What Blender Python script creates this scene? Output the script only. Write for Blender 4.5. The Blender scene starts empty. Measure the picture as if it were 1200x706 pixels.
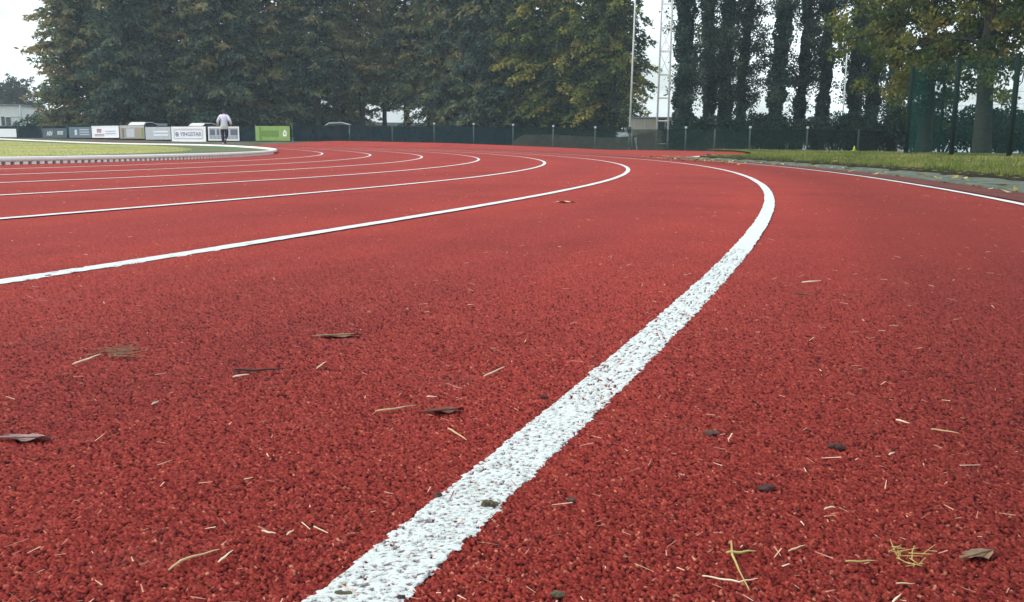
import bpy, bmesh, math, random
import numpy as np
from mathutils import Vector, Matrix, noise as mnoise

random.seed(7)
RNG = np.random.default_rng(11)
SC = bpy.context.scene
COL = SC.collection

# ------------------------------------------------------------------ place geometry
CX, CY = -42.045, 16.843          # centre of the bend
R_IN = 36.5                       # inner kerb
LANE = 1.22
F_PX, PITCH, ROLL, HC = 1058.8, .1663, .0093, .2505


def ss(v):
    v = np.clip(v, 0, 1)
    return v * v * (3 - 2 * v)


def zg(x, y):
    """height of the ground (metres), it rises gently towards the trees"""
    x = np.asarray(x, float); y = np.asarray(y, float)
    d = np.hypot(x, y)
    t = np.maximum(0, (d - 8) / 30)
    z = np.where(t < 1, .0681 * t + .1485 * t * t, .2166 + .073 * (1 - np.exp(-(np.maximum(t, 1) - 1) / .2)))
    z = z + .27 * ss((-x - 16) / 18) * ss((d - 40) / 20)
    r = np.hypot(x - CX, y - CY)
    u = x / np.maximum(y, 1)
    a = np.interp(u, [-.567, -.47, -.36, -.28, -.19, -.075, .02, .1], [.24, .19, .215, .36, .39, .28, .13, 0])
    return z + a * ss((r - 49.4) / 2.4) * ss((y - 30) / 8)


def Z(x, y):
    return float(zg(x, y))


def bearing(px):
    """x/y of a line of sight near the horizon"""
    u = (px - 600) / F_PX
    return (math.cos(ROLL) * u - math.sin(ROLL) * .171) / (math.cos(PITCH) + math.sin(PITCH) * .171)


def spot(px, Y):
    x = bearing(px) * Y
    return x, Y, Z(x, Y)


def polar(theta, r):
    return CX + r * math.cos(theta), CY + r * math.sin(theta)


# ------------------------------------------------------------------ node helpers
def new_mat(name):
    m = bpy.data.materials.new(name); m.use_nodes = True
    nt = m.node_tree
    for n in list(nt.nodes):
        nt.nodes.remove(n)
    out = nt.nodes.new('ShaderNodeOutputMaterial')
    return m, nt, out


def N(nt, typ, **kw):
    n = nt.nodes.new(typ)
    for k, v in kw.items():
        if hasattr(n, k):
            setattr(n, k, v)
        else:
            n.inputs[k.replace('_', ' ')].default_value = v
    return n


def ramp(nt, fac, stops):
    n = nt.nodes.new('ShaderNodeValToRGB')
    e = n.color_ramp.elements
    while len(e) < len(stops):
        e.new(.5)
    for el, (p, c) in zip(e, stops):
        el.position = p; el.color = (*c, 1)
    nt.links.new(fac, n.inputs['Fac'])
    return n.outputs['Color']


def mix(nt, fac, a, b, mode='MIX'):
    n = nt.nodes.new('ShaderNodeMix'); n.data_type = 'RGBA'; n.blend_type = mode
    for sock, v in ((n.inputs[0], fac), (n.inputs[6], a), (n.inputs[7], b)):
        if hasattr(v, 'is_linked') or hasattr(v, 'links'):
            nt.links.new(v, sock)
        elif isinstance(v, (int, float)):
            sock.default_value = v
        else:
            sock.default_value = (*v, 1)
    return n.outputs[2]


def noise_tex(nt, scale, detail=4, rough=.6, vec=None):
    n = N(nt, 'ShaderNodeTexNoise', Scale=scale, Detail=detail, Roughness=rough)
    if vec is None:
        g = nt.nodes.new('ShaderNodeNewGeometry'); vec = g.outputs['Position']
    nt.links.new(vec, n.inputs['Vector'])
    return n.outputs['Fac']


def paint(name, col, rough=.6, var=.18, scale=6, metal=0, bump=0.0, spec=.4):
    """plain surface with uneven tone"""
    m, nt, out = new_mat(name)
    p = N(nt, 'ShaderNodeBsdfPrincipled', Roughness=rough, Metallic=metal)
    p.inputs['Specular IOR Level'].default_value = spec
    f = noise_tex(nt, scale, 6, .65)
    lo = tuple(c * (1 - var) for c in col); hi = tuple(min(1, c * (1 + var)) for c in col)
    c = ramp(nt, f, [(.3, lo), (.7, hi)])
    nt.links.new(c, p.inputs['Base Color'])
    if bump:
        b = N(nt, 'ShaderNodeBump', Strength=bump, Distance=.01)
        nt.links.new(noise_tex(nt, scale * 6, 5, .7), b.inputs['Height'])
        nt.links.new(b.outputs['Normal'], p.inputs['Normal'])
    nt.links.new(p.outputs['BSDF'], out.inputs['Surface'])
    return m


def leaf_mat(name, stops, transl=.3, shift=.25):
    """foliage: colour by the leaf's own tint, by tree and by clump"""
    m, nt, out = new_mat(name)
    at = N(nt, 'ShaderNodeAttribute', attribute_name='tint')
    oi = nt.nodes.new('ShaderNodeObjectInfo')
    nz = noise_tex(nt, .55, 3, .6)
    a = N(nt, 'ShaderNodeMath', operation='MULTIPLY_ADD')
    nt.links.new(nz, a.inputs[0]); a.inputs[1].default_value = 1.5; a.inputs[2].default_value = -.75
    b = N(nt, 'ShaderNodeMath', operation='ADD')
    nt.links.new(a.outputs[0], b.inputs[0]); nt.links.new(at.outputs['Fac'], b.inputs[1])
    c = N(nt, 'ShaderNodeMath', operation='MULTIPLY_ADD')
    nt.links.new(oi.outputs['Random'], c.inputs[0]); c.inputs[1].default_value = shift; c.inputs[2].default_value = -shift / 2
    d = N(nt, 'ShaderNodeMath', operation='ADD'); d.use_clamp = True
    nt.links.new(b.outputs[0], d.inputs[0]); nt.links.new(c.outputs[0], d.inputs[1])
    col = ramp(nt, d.outputs[0], stops)
    df = N(nt, 'ShaderNodeBsdfDiffuse'); tr = N(nt, 'ShaderNodeBsdfTranslucent')
    nt.links.new(col, df.inputs['Color']); nt.links.new(col, tr.inputs['Color'])
    mx = N(nt, 'ShaderNodeMixShader'); mx.inputs[0].default_value = transl
    nt.links.new(df.outputs[0], mx.inputs[1]); nt.links.new(tr.outputs[0], mx.inputs[2])
    nt.links.new(mx.outputs[0], out.inputs['Surface'])
    return m


# ------------------------------------------------------------------ mesh helpers
class MB:
    def __init__(s):
        s.v = []; s.f = []

    def add(s, vs, fs):
        o = len(s.v); s.v += [tuple(v) for v in vs]; s.f += [tuple(i + o for i in f) for f in fs]
        return s

    def box(s, c, d, rz=0, bev=0.0, M=None):
        bm = bmesh.new(); bmesh.ops.create_cube(bm, size=1)
        for v in bm.verts:
            v.co = Vector((v.co.x * d[0], v.co.y * d[1], v.co.z * d[2]))
        if bev:
            bmesh.ops.bevel(bm, geom=bm.edges[:], offset=bev, segments=2, affect='EDGES', profile=.5)
        R = Matrix.Translation(c) @ Matrix.Rotation(rz, 4, 'Z')
        if M is not None:
            R = M @ R
        bm.verts.index_update()
        s.add([R @ v.co for v in bm.verts], [[v.index for v in f.verts] for f in bm.faces]); bm.free()
        return s

    def tube(s, pts, rad, n=8, cap=True):
        pts = [Vector(p) for p in pts]
        rad = [rad] * len(pts) if isinstance(rad, (int, float)) else rad
        rings = []
        up = Vector((0, 0, 1))
        for i, p in enumerate(pts):
            d = (pts[min(i + 1, len(pts) - 1)] - pts[max(i - 1, 0)]).normalized()
            a = d.cross(up)
            if a.length < .05:
                a = d.cross(Vector((1, 0, 0)))
            a.normalize(); b = d.cross(a)
            rings.append([p + (a * math.cos(2 * math.pi * k / n) + b * math.sin(2 * math.pi * k / n)) * rad[i] for k in range(n)])
        vs = [v for r in rings for v in r]; fs = []
        for i in range(len(pts) - 1):
            for k in range(n):
                k2 = (k + 1) % n
                fs.append((i * n + k, i * n + k2, (i + 1) * n + k2, (i + 1) * n + k))
        if cap:
            fs.append(tuple(range(n - 1, -1, -1))); fs.append(tuple((len(pts) - 1) * n + k for k in range(n)))
        return s.add(vs, fs)

    def prism(s, outline, axis, a, b):
        """outline (u,v) extruded along axis 'x','y','z' from a to b"""
        def P(u, v, w):
            return {'x': (w, u, v), 'y': (u, w, v), 'z': (u, v, w)}[axis]
        n = len(outline)
        vs = [P(u, v, a) for u, v in outline] + [P(u, v, b) for u, v in outline]
        fs = [tuple(range(n)), tuple(range(2 * n - 1, n - 1, -1))]
        fs += [(i, n + i, n + (i + 1) % n, (i + 1) % n) for i in range(n)]
        return s.add(vs, fs)

    def build(s, name, mat, parent=None, smooth=False):
        me = bpy.data.meshes.new(name); me.from_pydata(s.v, [], s.f); me.update()
        bm = bmesh.new(); bm.from_mesh(me); bmesh.ops.recalc_face_normals(bm, faces=bm.faces[:]); bm.to_mesh(me); bm.free()
        return link(name, me, mat, parent, smooth)


def link(name, me, mat, parent=None, smooth=False):
    if mat:
        me.materials.append(mat)
    if smooth:
        me.polygons.foreach_set('use_smooth', [True] * len(me.polygons))
    o = bpy.data.objects.new(name, me); COL.objects.link(o)
    if parent:
        o.parent = parent
    return o


def mesh_np(name, V, Fq, **attrs):
    """mesh from numpy arrays (V n x 3, Fq m x k); attrs: face or point floats"""
    me = bpy.data.meshes.new(name)
    V = np.ascontiguousarray(V, np.float32); Fq = np.ascontiguousarray(Fq, np.int32)
    m, k = Fq.shape
    me.vertices.add(len(V)); me.vertices.foreach_set('co', V.ravel())
    me.loops.add(m * k); me.loops.foreach_set('vertex_index', Fq.ravel())
    me.polygons.add(m); me.polygons.foreach_set('loop_start', np.arange(0, m * k, k, dtype=np.int32))
    me.update(calc_edges=True)
    for an, arr in attrs.items():
        dom = 'FACE' if len(arr) == m else 'POINT'
        a = me.attributes.new(an, 'FLOAT', dom); a.data.foreach_set('value', np.asarray(arr, np.float32))
    return me


def tag(o, label, cat, group=None, kind=None):
    o['label'] = label; o['category'] = cat
    if group: o['group'] = group
    if kind: o['kind'] = kind
    return o


def thing(name, loc, label, cat, group=None, rz=0):
    o = bpy.data.objects.new(name, None); COL.objects.link(o)
    o.location = loc; o.rotation_euler = (0, 0, rz); o.empty_display_size = .2
    return tag(o, label, cat, group)


def copy_thing(root, loc, rz, label, scale=1):
    r = root.copy(); COL.objects.link(r); r.location = loc; r.rotation_euler = (0, 0, rz); r['label'] = label
    r.scale = (scale,) * 3 if not isinstance(scale, tuple) else scale
    for ch in list(root.children):
        c = ch.copy(); COL.objects.link(c); c.parent = r
        for g in list(ch.children):
            d = g.copy(); COL.objects.link(d); d.parent = c
    return r


# ------------------------------------------------------------------ granules of the running track
def hash2(ix, iy, k):
    h = (ix.astype(np.int64) * 374761393 + iy.astype(np.int64) * 668265263 + k * 974634777) & 0xFFFFFFFF
    h = ((h ^ (h >> 13)) * 1274126177) & 0xFFFFFFFF
    h = ((h ^ (h >> 16)) * 2246822519) & 0xFFFFFFFF
    return ((h ^ (h >> 15)) & 0xFFFFFF) / float(0xFFFFFF)


def gran(x, y, cell=.0017):
    """height (-1..1) and identity (0..1) of the rubber granule at x, y"""
    gx = np.floor(x / cell); gy = np.floor(y / cell)
    best = np.full(x.shape, -2.0); idn = np.zeros(x.shape)
    for i in (-1, 0, 1):
        for j in (-1, 0, 1):
            cx = gx + i; cy = gy + j
            px = (cx + hash2(cx, cy, 1)) * cell; py = (cy + hash2(cx, cy, 2)) * cell
            an = hash2(cx, cy, 5) * 6.283; ca, sa = np.cos(an), np.sin(an)
            dx, dy = x - px, y - py
            ex = (dx * ca + dy * sa) / (cell * .85); ey = (-dx * sa + dy * ca) / (cell * .55)
            ex, ey = np.abs(ex) + .25 * ex * (hash2(cx, cy, 6) - .5), np.abs(ey) + .25 * ey * (hash2(cx, cy, 7) - .5)
            h = hash2(cx, cy, 3) * 1.45 - .45 - np.maximum(ex, ey) ** 1.6 * .75 - .18 * np.minimum(ex, ey)
            w = h > best
            best = np.where(w, h, best); idn = np.where(w, hash2(cx, cy, 4), idn)
    return np.clip(best, -1, 1), idn


def tread(rc_, d):
    """where runners' feet have worn the middle of each lane"""
    return np.clip(.5 - .5 * np.cos(2 * math.pi * (rc_ - R_IN) / LANE) + .25 * np.sin(rc_ * 23) * np.sin(d * .7), 0, 1)


def amp(d):
    return .0016 * (1 - ss((d - 1.2) / 4.5))


# ------------------------------------------------------------------ materials
def track_material():
    m, nt, out = new_mat('red_rubber')
    p = N(nt, 'ShaderNodeBsdfPrincipled', Roughness=.95)
    p.inputs['Specular IOR Level'].default_value = .12
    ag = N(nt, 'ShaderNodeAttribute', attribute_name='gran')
    ai = N(nt, 'ShaderNodeAttribute', attribute_name='ident')
    fine = noise_tex(nt, 420, 4, .75)
    base = ramp(nt, ai.outputs['Fac'], [(0, (.195, .024, .020)), (.45, (.295, .039, .031)), (.8, (.365, .054, .040)), (.94, (.43, .090, .058)), (1, (.58, .26, .17))])
    # pits between granules: dark binder plus occlusion shade painted into the colour
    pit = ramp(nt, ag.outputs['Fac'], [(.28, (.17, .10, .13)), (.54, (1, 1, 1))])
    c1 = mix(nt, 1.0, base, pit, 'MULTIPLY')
    sp = ramp(nt, fine, [(.36, (.34, .30, .34)), (.49, (.98, .98, .98)), (.64, (1.25, 1.25, 1.25))])
    c2 = mix(nt, .7, c1, sp, 'MULTIPLY')
    md = ramp(nt, noise_tex(nt, 95, 4, .8), [(.36, (.66, .62, .64)), (.5, (1, 1, 1)), (.64, (1.18, 1.18, 1.16))])
    c2 = mix(nt, .75, c2, md, 'MULTIPLY')
    big = ramp(nt, noise_tex(nt, .9, 5, .65), [(.28, (.74, .74, .78)), (.5, (1, 1, 1)), (.72, (1.12, 1.10, 1.08))])
    c3 = mix(nt, .8, c2, big, 'MULTIPLY')
    dust = noise_tex(nt, 7, 6, .75)
    df = ramp(nt, dust, [(.55, (0, 0, 0)), (.8, (.22, .22, .22))])
    c4 = mix(nt, df, c3, (.30, .12, .10))
    ao = N(nt, 'ShaderNodeAttribute', attribute_name='outer')
    al = N(nt, 'ShaderNodeAttribute', attribute_name='tread')
    c4 = mix(nt, al.outputs['Fac'], c4, mix(nt, 1.0, c4, (.84, .88, .92), 'MULTIPLY'))
    c4 = mix(nt, ao.outputs['Fac'], c4, mix(nt, 1.0, c4, (.76, .75, .72), 'MULTIPLY'))
    nt.links.new(c4, p.inputs['Base Color'])
    b0 = N(nt, 'ShaderNodeBump', Strength=.8, Distance=.0012)
    nt.links.new(noise_tex(nt, 900, 3, .8), b0.inputs['Height'])
    b = N(nt, 'ShaderNodeBump', Strength=.75, Distance=.003)
    nt.links.new(noise_tex(nt, 260, 4, .75), b.inputs['Height'])
    nt.links.new(b0.outputs['Normal'], b.inputs['Normal'])
    nt.links.new(b.outputs['Normal'], p.inputs['Normal'])
    nt.links.new(p.outputs[0], out.inputs['Surface'])
    return m


def line_material():
    m, nt, out = new_mat('white_line_paint')
    p = N(nt, 'ShaderNodeBsdfPrincipled', Roughness=.6)
    f = noise_tex(nt, 420, 4, .75)
    c = ramp(nt, f, [(.335, (.14, .13, .14)), (.40, (.52, .57, .56)), (.7, (.64, .69, .68))])
    d = ramp(nt, noise_tex(nt, 14, 5, .7), [(.3, (.88, .87, .84)), (.6, (1, 1, 1))])
    c = mix(nt, .7, c, d, 'MULTIPLY')
    wa = N(nt, 'ShaderNodeAttribute', attribute_name='wear')
    wm = N(nt, 'ShaderNodeMapRange'); nt.links.new(wa.outputs['Fac'], wm.inputs[0])
    wm.inputs[1].default_value = -.30; wm.inputs[2].default_value = -.08; wm.inputs[3].default_value = 0; wm.inputs[4].default_value = 1
    c = mix(nt, wm.outputs[0], (.20, .15, .16), c)
    nt.links.new(c, p.inputs['Base Color'])
    b = N(nt, 'ShaderNodeBump', Strength=.7, Distance=.0012)
    nt.links.new(noise_tex(nt, 700, 4, .8), b.inputs['Height'])
    nt.links.new(b.outputs['Normal'], p.inputs['Normal'])
    nt.links.new(p.outputs[0], out.inputs['Surface'])
    return m


def ground_material(name, stops, scale=1.5, fine=60, bump=.5):
    m, nt, out = new_mat(name)
    p = N(nt, 'ShaderNodeBsdfPrincipled', Roughness=.95)
    p.inputs['Specular IOR Level'].default_value = .1
    c = ramp(nt, noise_tex(nt, scale, 8, .68), stops)
    s = ramp(nt, noise_tex(nt, fine, 3, .7), [(.3, (.6, .6, .6)), (.7, (1.25, 1.25, 1.25))])
    c = mix(nt, .8, c, s, 'MULTIPLY')
    nt.links.new(c, p.inputs['Base Color'])
    b = N(nt, 'ShaderNodeBump', Strength=bump, Distance=.03)
    nt.links.new(noise_tex(nt, fine, 5, .7), b.inputs['Height']); nt.links.new(b.outputs['Normal'], p.inputs['Normal'])
    nt.links.new(p.outputs[0], out.inputs['Surface'])
    return m


def net_material(name, col, opacity, cell=None):
    """woven netting: threads with open meshes between them"""
    m, nt, out = new_mat(name)
    d = N(nt, 'ShaderNodeBsdfDiffuse'); d.inputs['Color'].default_value = (*col, 1)
    tr = N(nt, 'ShaderNodeBsdfTransparent')
    mx = N(nt, 'ShaderNodeMixShader')
    f = noise_tex(nt, 3, 4, .6)
    r = N(nt, 'ShaderNodeMapRange'); nt.links.new(f, r.inputs[0])
    r.inputs[1].default_value = .3; r.inputs[2].default_value = .7
    r.inputs[3].default_value = max(0, opacity - .12); r.inputs[4].default_value = min(1, opacity + .12)
    nt.links.new(r.outputs[0], mx.inputs[0]); nt.links.new(tr.outputs[0], mx.inputs[1]); nt.links.new(d.outputs[0], mx.inputs[2])
    nt.links.new(mx.outputs[0], out.inputs['Surface'])
    return m


M = {}
M['track'] = track_material()
M['line'] = line_material()
M['infield'] = ground_material('infield_turf', [(.25, (.16, .18, .06)), (.45, (.30, .31, .10)), (.6, (.38, .37, .14)), (.8, (.40, .36, .16))], .35)
M['border'] = ground_material('border_turf', [(.25, (.08, .115, .065)), (.5, (.13, .16, .085)), (.75, (.20, .20, .11))], .6)
M['lawn'] = ground_material('lawn_turf', [(.25, (.07, .09, .025)), (.5, (.13, .15, .04)), (.7, (.19, .18, .06)), (.85, (.22, .17, .07))], .8)
M['earth'] = ground_material('leaf_litter_ground', [(.25, (.05, .055, .03)), (.5, (.10, .10, .07)), (.75, (.15, .13, .09))], .5)
M['mound'] = ground_material('bare_earth', [(.25, (.035, .038, .028)), (.5, (.070, .055, .048)), (.75, (.055, .075, .040))], .5, 20)
M['concrete'] = ground_material('mossy_concrete', [(.3, (.06, .08, .06)), (.5, (.11, .135, .11)), (.75, (.18, .19, .165))], 2.5, 50)
M['dirt'] = ground_material('dirty_red_edge', [(.3, (.09, .04, .035)), (.6, (.16, .05, .045)), (.8, (.15, .10, .07))], 4, 60)
M['soil_shade'] = ground_material('soil_with_painted_shade', [(.3, (.018, .018, .012)), (.6, (.035, .032, .02)), (.8, (.06, .06, .025))], 6, 60)  # earth of the lawn lip, its shadow put into the dark colour
M['grass_in'] = leaf_mat('infield_grass', [(0, (.11, .16, .08)), (.35, (.19, .24, .11)), (.65, (.36, .37, .16)), (1, (.48, .45, .23))], .25, 0)
M['grass_out'] = leaf_mat('lawn_grass', [(0, (.07, .105, .035)), (.4, (.14, .18, .055)), (.75, (.24, .245, .08)), (1, (.40, .33, .13))], .25, 0)
M['bark'] = paint('bark', (.028, .028, .022), .95, .45, 9, bump=.6)
M['needles'] = leaf_mat('conifer_foliage', [(0, (.028, .056, .050)), (.24, (.075, .125, .092)), (.46, (.165, .205, .120)), (.68, (.28, .26, .120)), (1, (.36, .27, .14))], .3, .45)
M['needles_yellow'] = leaf_mat('yellowing_conifer_foliage', [(0, (.022, .048, .034)), (.3, (.060, .095, .042)), (.55, (.18, .21, .055)), (.8, (.34, .31, .07)), (1, (.40, .30, .09))], .3, .15)
M['ivy'] = leaf_mat('ivy_foliage', [(0, (.012, .028, .032)), (.5, (.026, .055, .054)), (1, (.055, .095, .070))], .15, .2)
M['poplar_leaf'] = leaf_mat('sparse_poplar_foliage', [(0, (.022, .050, .050)), (.5, (.055, .100, .070)), (1, (.13, .15, .08))], .3, .2)
M['oak_leaf'] = leaf_mat('autumn_broadleaf_foliage', [(0, (.035, .065, .026)), (.35, (.085, .125, .038)), (.6, (.17, .19, .045)), (.85, (.23, .22, .05)), (1, (.30, .22, .06))], .35, .1)
M['shrub'] = leaf_mat('dark_shrub_foliage', [(0, (.010, .026, .024)), (.5, (.024, .052, .042)), (1, (.055, .085, .050))], .2, .25)
M['far_leaf'] = leaf_mat('distant_tree_foliage', [(0, (.035, .045, .035)), (.5, (.07, .08, .055)), (1, (.13, .12, .08))], .3, .3)
M['dead_leaf'] = leaf_mat('fallen_leaf_blades', [(0, (.10, .065, .03)), (.4, (.24, .17, .06)), (.7, (.40, .31, .10)), (1, (.50, .45, .25))], .2, 0)
M['straw'] = paint('dry_straw', (.50, .36, .20), .8, .3, 90)
M['straw_pale'] = paint('pale_straw', (.66, .56, .40), .8, .25, 90)
M['straw_green'] = paint('greenish_straw', (.36, .30, .10), .8, .3, 90)
M['twig'] = paint('dark_twig_bark', (.05, .028, .022), .9, .35, 120)
M['leaf_olive'] = paint('dry_olive_leaf', (.20, .125, .075), .85, .4, 120)
M['leaf_grey'] = paint('grey_withered_leaf', (.26, .16, .15), .85, .35, 110)
M['leaf_brown'] = paint('dark_brown_leaf', (.13, .048, .034), .85, .35, 110)
M['mud'] = paint('dried_mud', (.17, .09, .07), .95, .45, 160, bump=.8)
M['mud_olive'] = paint('olive_mud', (.17, .14, .085), .95, .5, 160, bump=.8)
M['mud_black'] = paint('black_mud', (.11, .050, .045), .95, .4, 160, bump=.8)
M['white_metal'] = paint('white_kerb_paint', (.78, .78, .74), .45, .06, 3)
M['galv'] = paint('galvanised_steel', (.66, .70, .69), .5, .10, 5, metal=0)
M['grey_post'] = paint('grey_green_post', (.055, .085, .08), .6, .2, 6)
M['cap'] = paint('pale_plastic_cap', (.62, .66, .68), .5, .1, 10)
M['green_post'] = paint('dark_green_post', (.006, .018, .015), .85, .25, 8, spec=.1)
M['screen'] = net_material('dark_windscreen_mesh', (.012, .026, .032), .92)
M['chain'] = net_material('green_wire_mesh', (.014, .035, .030), .42)
M['ballnet'] = net_material('green_ball_netting', (.006, .040, .034), .24)
M['ballnet_dense'] = net_material('folded_green_netting', (.006, .060, .050), .60)
M['ban_white'] = paint('white_banner_vinyl', (.80, .82, .86), .4, .05, 3)
M['ban_frame'] = paint('bright_banner_border', (.88, .90, .90), .4, .03, 3)
M['ban_grey'] = paint('pale_grey_banner_vinyl', (.42, .46, .50), .45, .1, 3)
M['ban_brown'] = paint('tan_banner_vinyl', (.30, .25, .20), .45, .1, 2)
M['ban_green'] = paint('green_banner_vinyl', (.24, .40, .10), .4, .1, 3)
M['ban_blue'] = paint('blue_grey_banner_vinyl', (.085, .14, .19), .45, .15, 2)
M['ban_dark'] = paint('dark_slate_banner_vinyl', (.045, .075, .095), .5, .15, 2)
M['ink_dark'] = paint('dark_lettering', (.10, .11, .15), .5, .1, 9)
M['ink_mid'] = paint('slate_lettering', (.24, .25, .33), .5, .1, 9)
M['ink_red'] = paint('crimson_lettering', (.33, .12, .18), .5, .1, 9)
M['ink_pale'] = paint('pale_lettering', (.55, .60, .63), .5, .1, 9)
M['ink_green'] = paint('deep_green_lettering', (.13, .26, .05), .5, .1, 9)
M['skin'] = paint('skin', (.42, .25, .18), .55, .08, 20)
M['shirt'] = paint('white_lavender_shirt_cloth', (.66, .68, .80), .8, .08, 12)
M['undershirt'] = paint('mint_hem_cloth', (.46, .58, .52), .8, .08, 12)
M['trouser'] = paint('navy_trouser_cloth', (.022, .024, .05), .85, .2, 15)
M['shoe'] = paint('black_shoe', (.015, .015, .018), .5, .2, 20)
M['sock'] = paint('pale_lilac_sock', (.50, .40, .52), .8, .1, 20)
M['hair'] = paint('dark_brown_hair', (.018, .014, .012), .7, .3, 40)
M['car_white'] = paint('white_car_paint', (.70, .72, .73), .25, .03, 2)
M['car_grey'] = paint('silver_car_paint', (.34, .37, .39), .25, .03, 2)
M['car_dark'] = paint('dark_car_paint', (.05, .06, .07), .25, .05, 2)
M['glass'] = paint('dark_car_glass', (.02, .025, .03), .08, .1, 2, spec=.6)
M['tyre'] = paint('tyre_rubber', (.02, .02, .02), .85, .2, 10)
M['wall_white'] = paint('white_rendered_wall', (.72, .73, .70), .8, .08, .8)
M['wall_cream'] = paint('cream_cabin_panel', (.40, .37, .29), .7, .12, 2)
M['roof'] = paint('grey_felt_roof', (.20, .21, .22), .8, .15, 1.5)
M['win'] = paint('dark_window_glass', (.04, .05, .06), .1, .1, 1, spec=.6)
M['door'] = paint('dark_cabin_door', (.03, .035, .04), .6, .2, 3)
M['cone'] = paint('yellow_green_plastic', (.55, .62, .04), .5, .08, 20)
M['goal'] = paint('pale_green_tube', (.34, .46, .46), .45, .1, 6)

# ------------------------------------------------------------------ ground sheets
def grid_faces(n, m):
    a = np.arange((n - 1) * (m - 1)); i = a // (m - 1); j = a % (m - 1); o = i * m + j
    return np.stack([o, o + 1, o + m + 1, o + m], 1)


def sheet(name, mat, rs, ths, dz=0.0, label='', cat='ground', drop=None):
    """annulus part about the bend's centre; ths may depend on r"""
    R, T = np.meshgrid(rs, ths, indexing='ij')
    x = CX + R * np.cos(T); y = CY + R * np.sin(T)
    z = zg(x, y) + dz
    if drop is not None:
        z = z + drop(x, y)
    me = mesh_np(name, np.stack([x, y, z], -1).reshape(-1, 3), grid_faces(*R.shape)[:, ::-1])
    o = link(name, me, mat)
    return tag(o, label, cat, kind='structure')


# base ground reaching the horizon (rings about the camera's spot)
rr = np.concatenate([np.linspace(.02, 30, 40), np.linspace(31, 120, 90), np.geomspace(122, 1500, 30)])
tt = np.linspace(-math.pi, math.pi, 241)
R_, T_ = np.meshgrid(rr, tt, indexing='ij')
gx, gy = R_ * np.cos(T_), R_ * np.sin(T_)
rc = np.hypot(gx - CX, gy - CY)
gz = zg(gx, gy) - np.where(rc < 62, .10, .0)
gz = np.where(rc < 50.4, zg(gx, gy) - .12, gz)
me = mesh_np('ground', np.stack([gx, gy, gz], -1).reshape(-1, 3), grid_faces(*R_.shape))
tag(link('ground', me, M['earth']), 'rough leaf-strewn earth under the trees beyond the track', 'ground', kind='structure')

DEG = math.pi / 180
# strip of rough ground on which the screened fence stands
sheet('grass_verge', M['earth'], np.linspace(49.3, 62.2, 20), np.linspace(15, 130, 260) * DEG, -.03,
      'grey green verge between the far track edge and the dark fence', 'verge')
sheet('infield', M['infield'], np.linspace(.1, 36.42, 60), np.linspace(-180, 180, 361) * DEG, .03,
      'dry yellowish infield turf inside the white kerb', 'infield')

sheet('infield_border', M['border'], np.linspace(34.1, 36.41, 10), np.linspace(-60, 170, 300) * DEG, .036,
      'greyer green border of the infield turf along the white kerb', 'infield')

# running track: coarse annulus + finely grained foreground in one mesh
Rg, Tg = np.meshgrid(np.linspace(36.40, 46.62, 22), np.linspace(-75, 190, 1061) * DEG, indexing='ij')
x = CX + Rg * np.cos(Tg); y = CY + Rg * np.sin(Tg); d = np.hypot(x, y)
z = zg(x, y) - .006 * (1 - ss((d - 5.6) / .5))
Va = np.stack([x, y, z], -1).reshape(-1, 3); Fa = grid_faces(*Rg.shape)[:, ::-1]
rad = [.28]
while rad[-1] < 6.3:
    q = rad[-1]; rad.append(q + max(.00085, q * q * .0038))
rad = np.array(rad); az = np.linspace(-52, 52, 1500) * DEG
Rn, An = np.meshgrid(rad, az, indexing='ij')
x = Rn * np.sin(An); y = Rn * np.cos(An)
h, idn = gran(x, y)
lowf = np.sin(x * 41 + 3 * np.sin(y * 23)) * np.sin(y * 37 + 2 * np.sin(x * 31)) * .12
zb = zg(x, y) + amp(Rn) * (h + lowf) - .004 * ss((Rn - 5.9) / .35)
rcn = np.hypot(x - CX, y - CY)
Vb = np.stack([x, y, zb], -1).reshape(-1, 3); Fb = grid_faces(*Rn.shape)[:, ::-1]
keep = (rcn.reshape(-1)[Fb] < 46.62).all(1)
Fb = Fb[keep]
ha = RNG.random(len(Va)) * 0 + .7
ia = np.full(len(Va), .5)
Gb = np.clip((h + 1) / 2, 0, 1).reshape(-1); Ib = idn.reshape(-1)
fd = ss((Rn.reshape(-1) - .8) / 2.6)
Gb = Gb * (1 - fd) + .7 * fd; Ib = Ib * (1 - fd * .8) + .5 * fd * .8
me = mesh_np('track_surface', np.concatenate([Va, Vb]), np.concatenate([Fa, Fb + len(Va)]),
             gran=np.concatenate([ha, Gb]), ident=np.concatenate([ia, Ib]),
             tread=tread(np.concatenate([Rg.ravel(), rcn.ravel()]), np.concatenate([np.hypot(Va[:, 0], Va[:, 1]), Rn.ravel()])),
             outer=np.concatenate([ss((Rg.ravel() - 44.9) / .7), ss((rcn.ravel() - 44.9) / .7)]))
me.polygons.foreach_set('use_smooth', [True] * len(me.polygons))
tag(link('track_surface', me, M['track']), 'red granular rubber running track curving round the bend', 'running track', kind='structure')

# red apron outside the bend on the far side
rs = np.linspace(46.62, 55.5, 24)
V = []; nT = 220
for r in rs:
    t0 = 8.2 + max(0, r - 47.9) * 1.87
    t1 = 128
    for t in np.linspace(t0, t1, nT) * DEG:
        ro = np.interp(t / DEG, [20, 50, 62, 130], [55.5, 52.5, 49.4, 49.4])
        r2 = 46.62 + (r - 46.62) * (ro - 46.62) / (55.5 - 46.62)
        x_, y_ = polar(t, r2); V.append((x_, y_, Z(x_, y_) + .008))
V = np.array(V)
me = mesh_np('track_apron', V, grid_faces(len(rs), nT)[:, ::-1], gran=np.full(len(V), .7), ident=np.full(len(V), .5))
tag(link('track_apron', me, M['track']), 'red rubber apron beyond the outer lane on the far side', 'running track', kind='structure')

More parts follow.
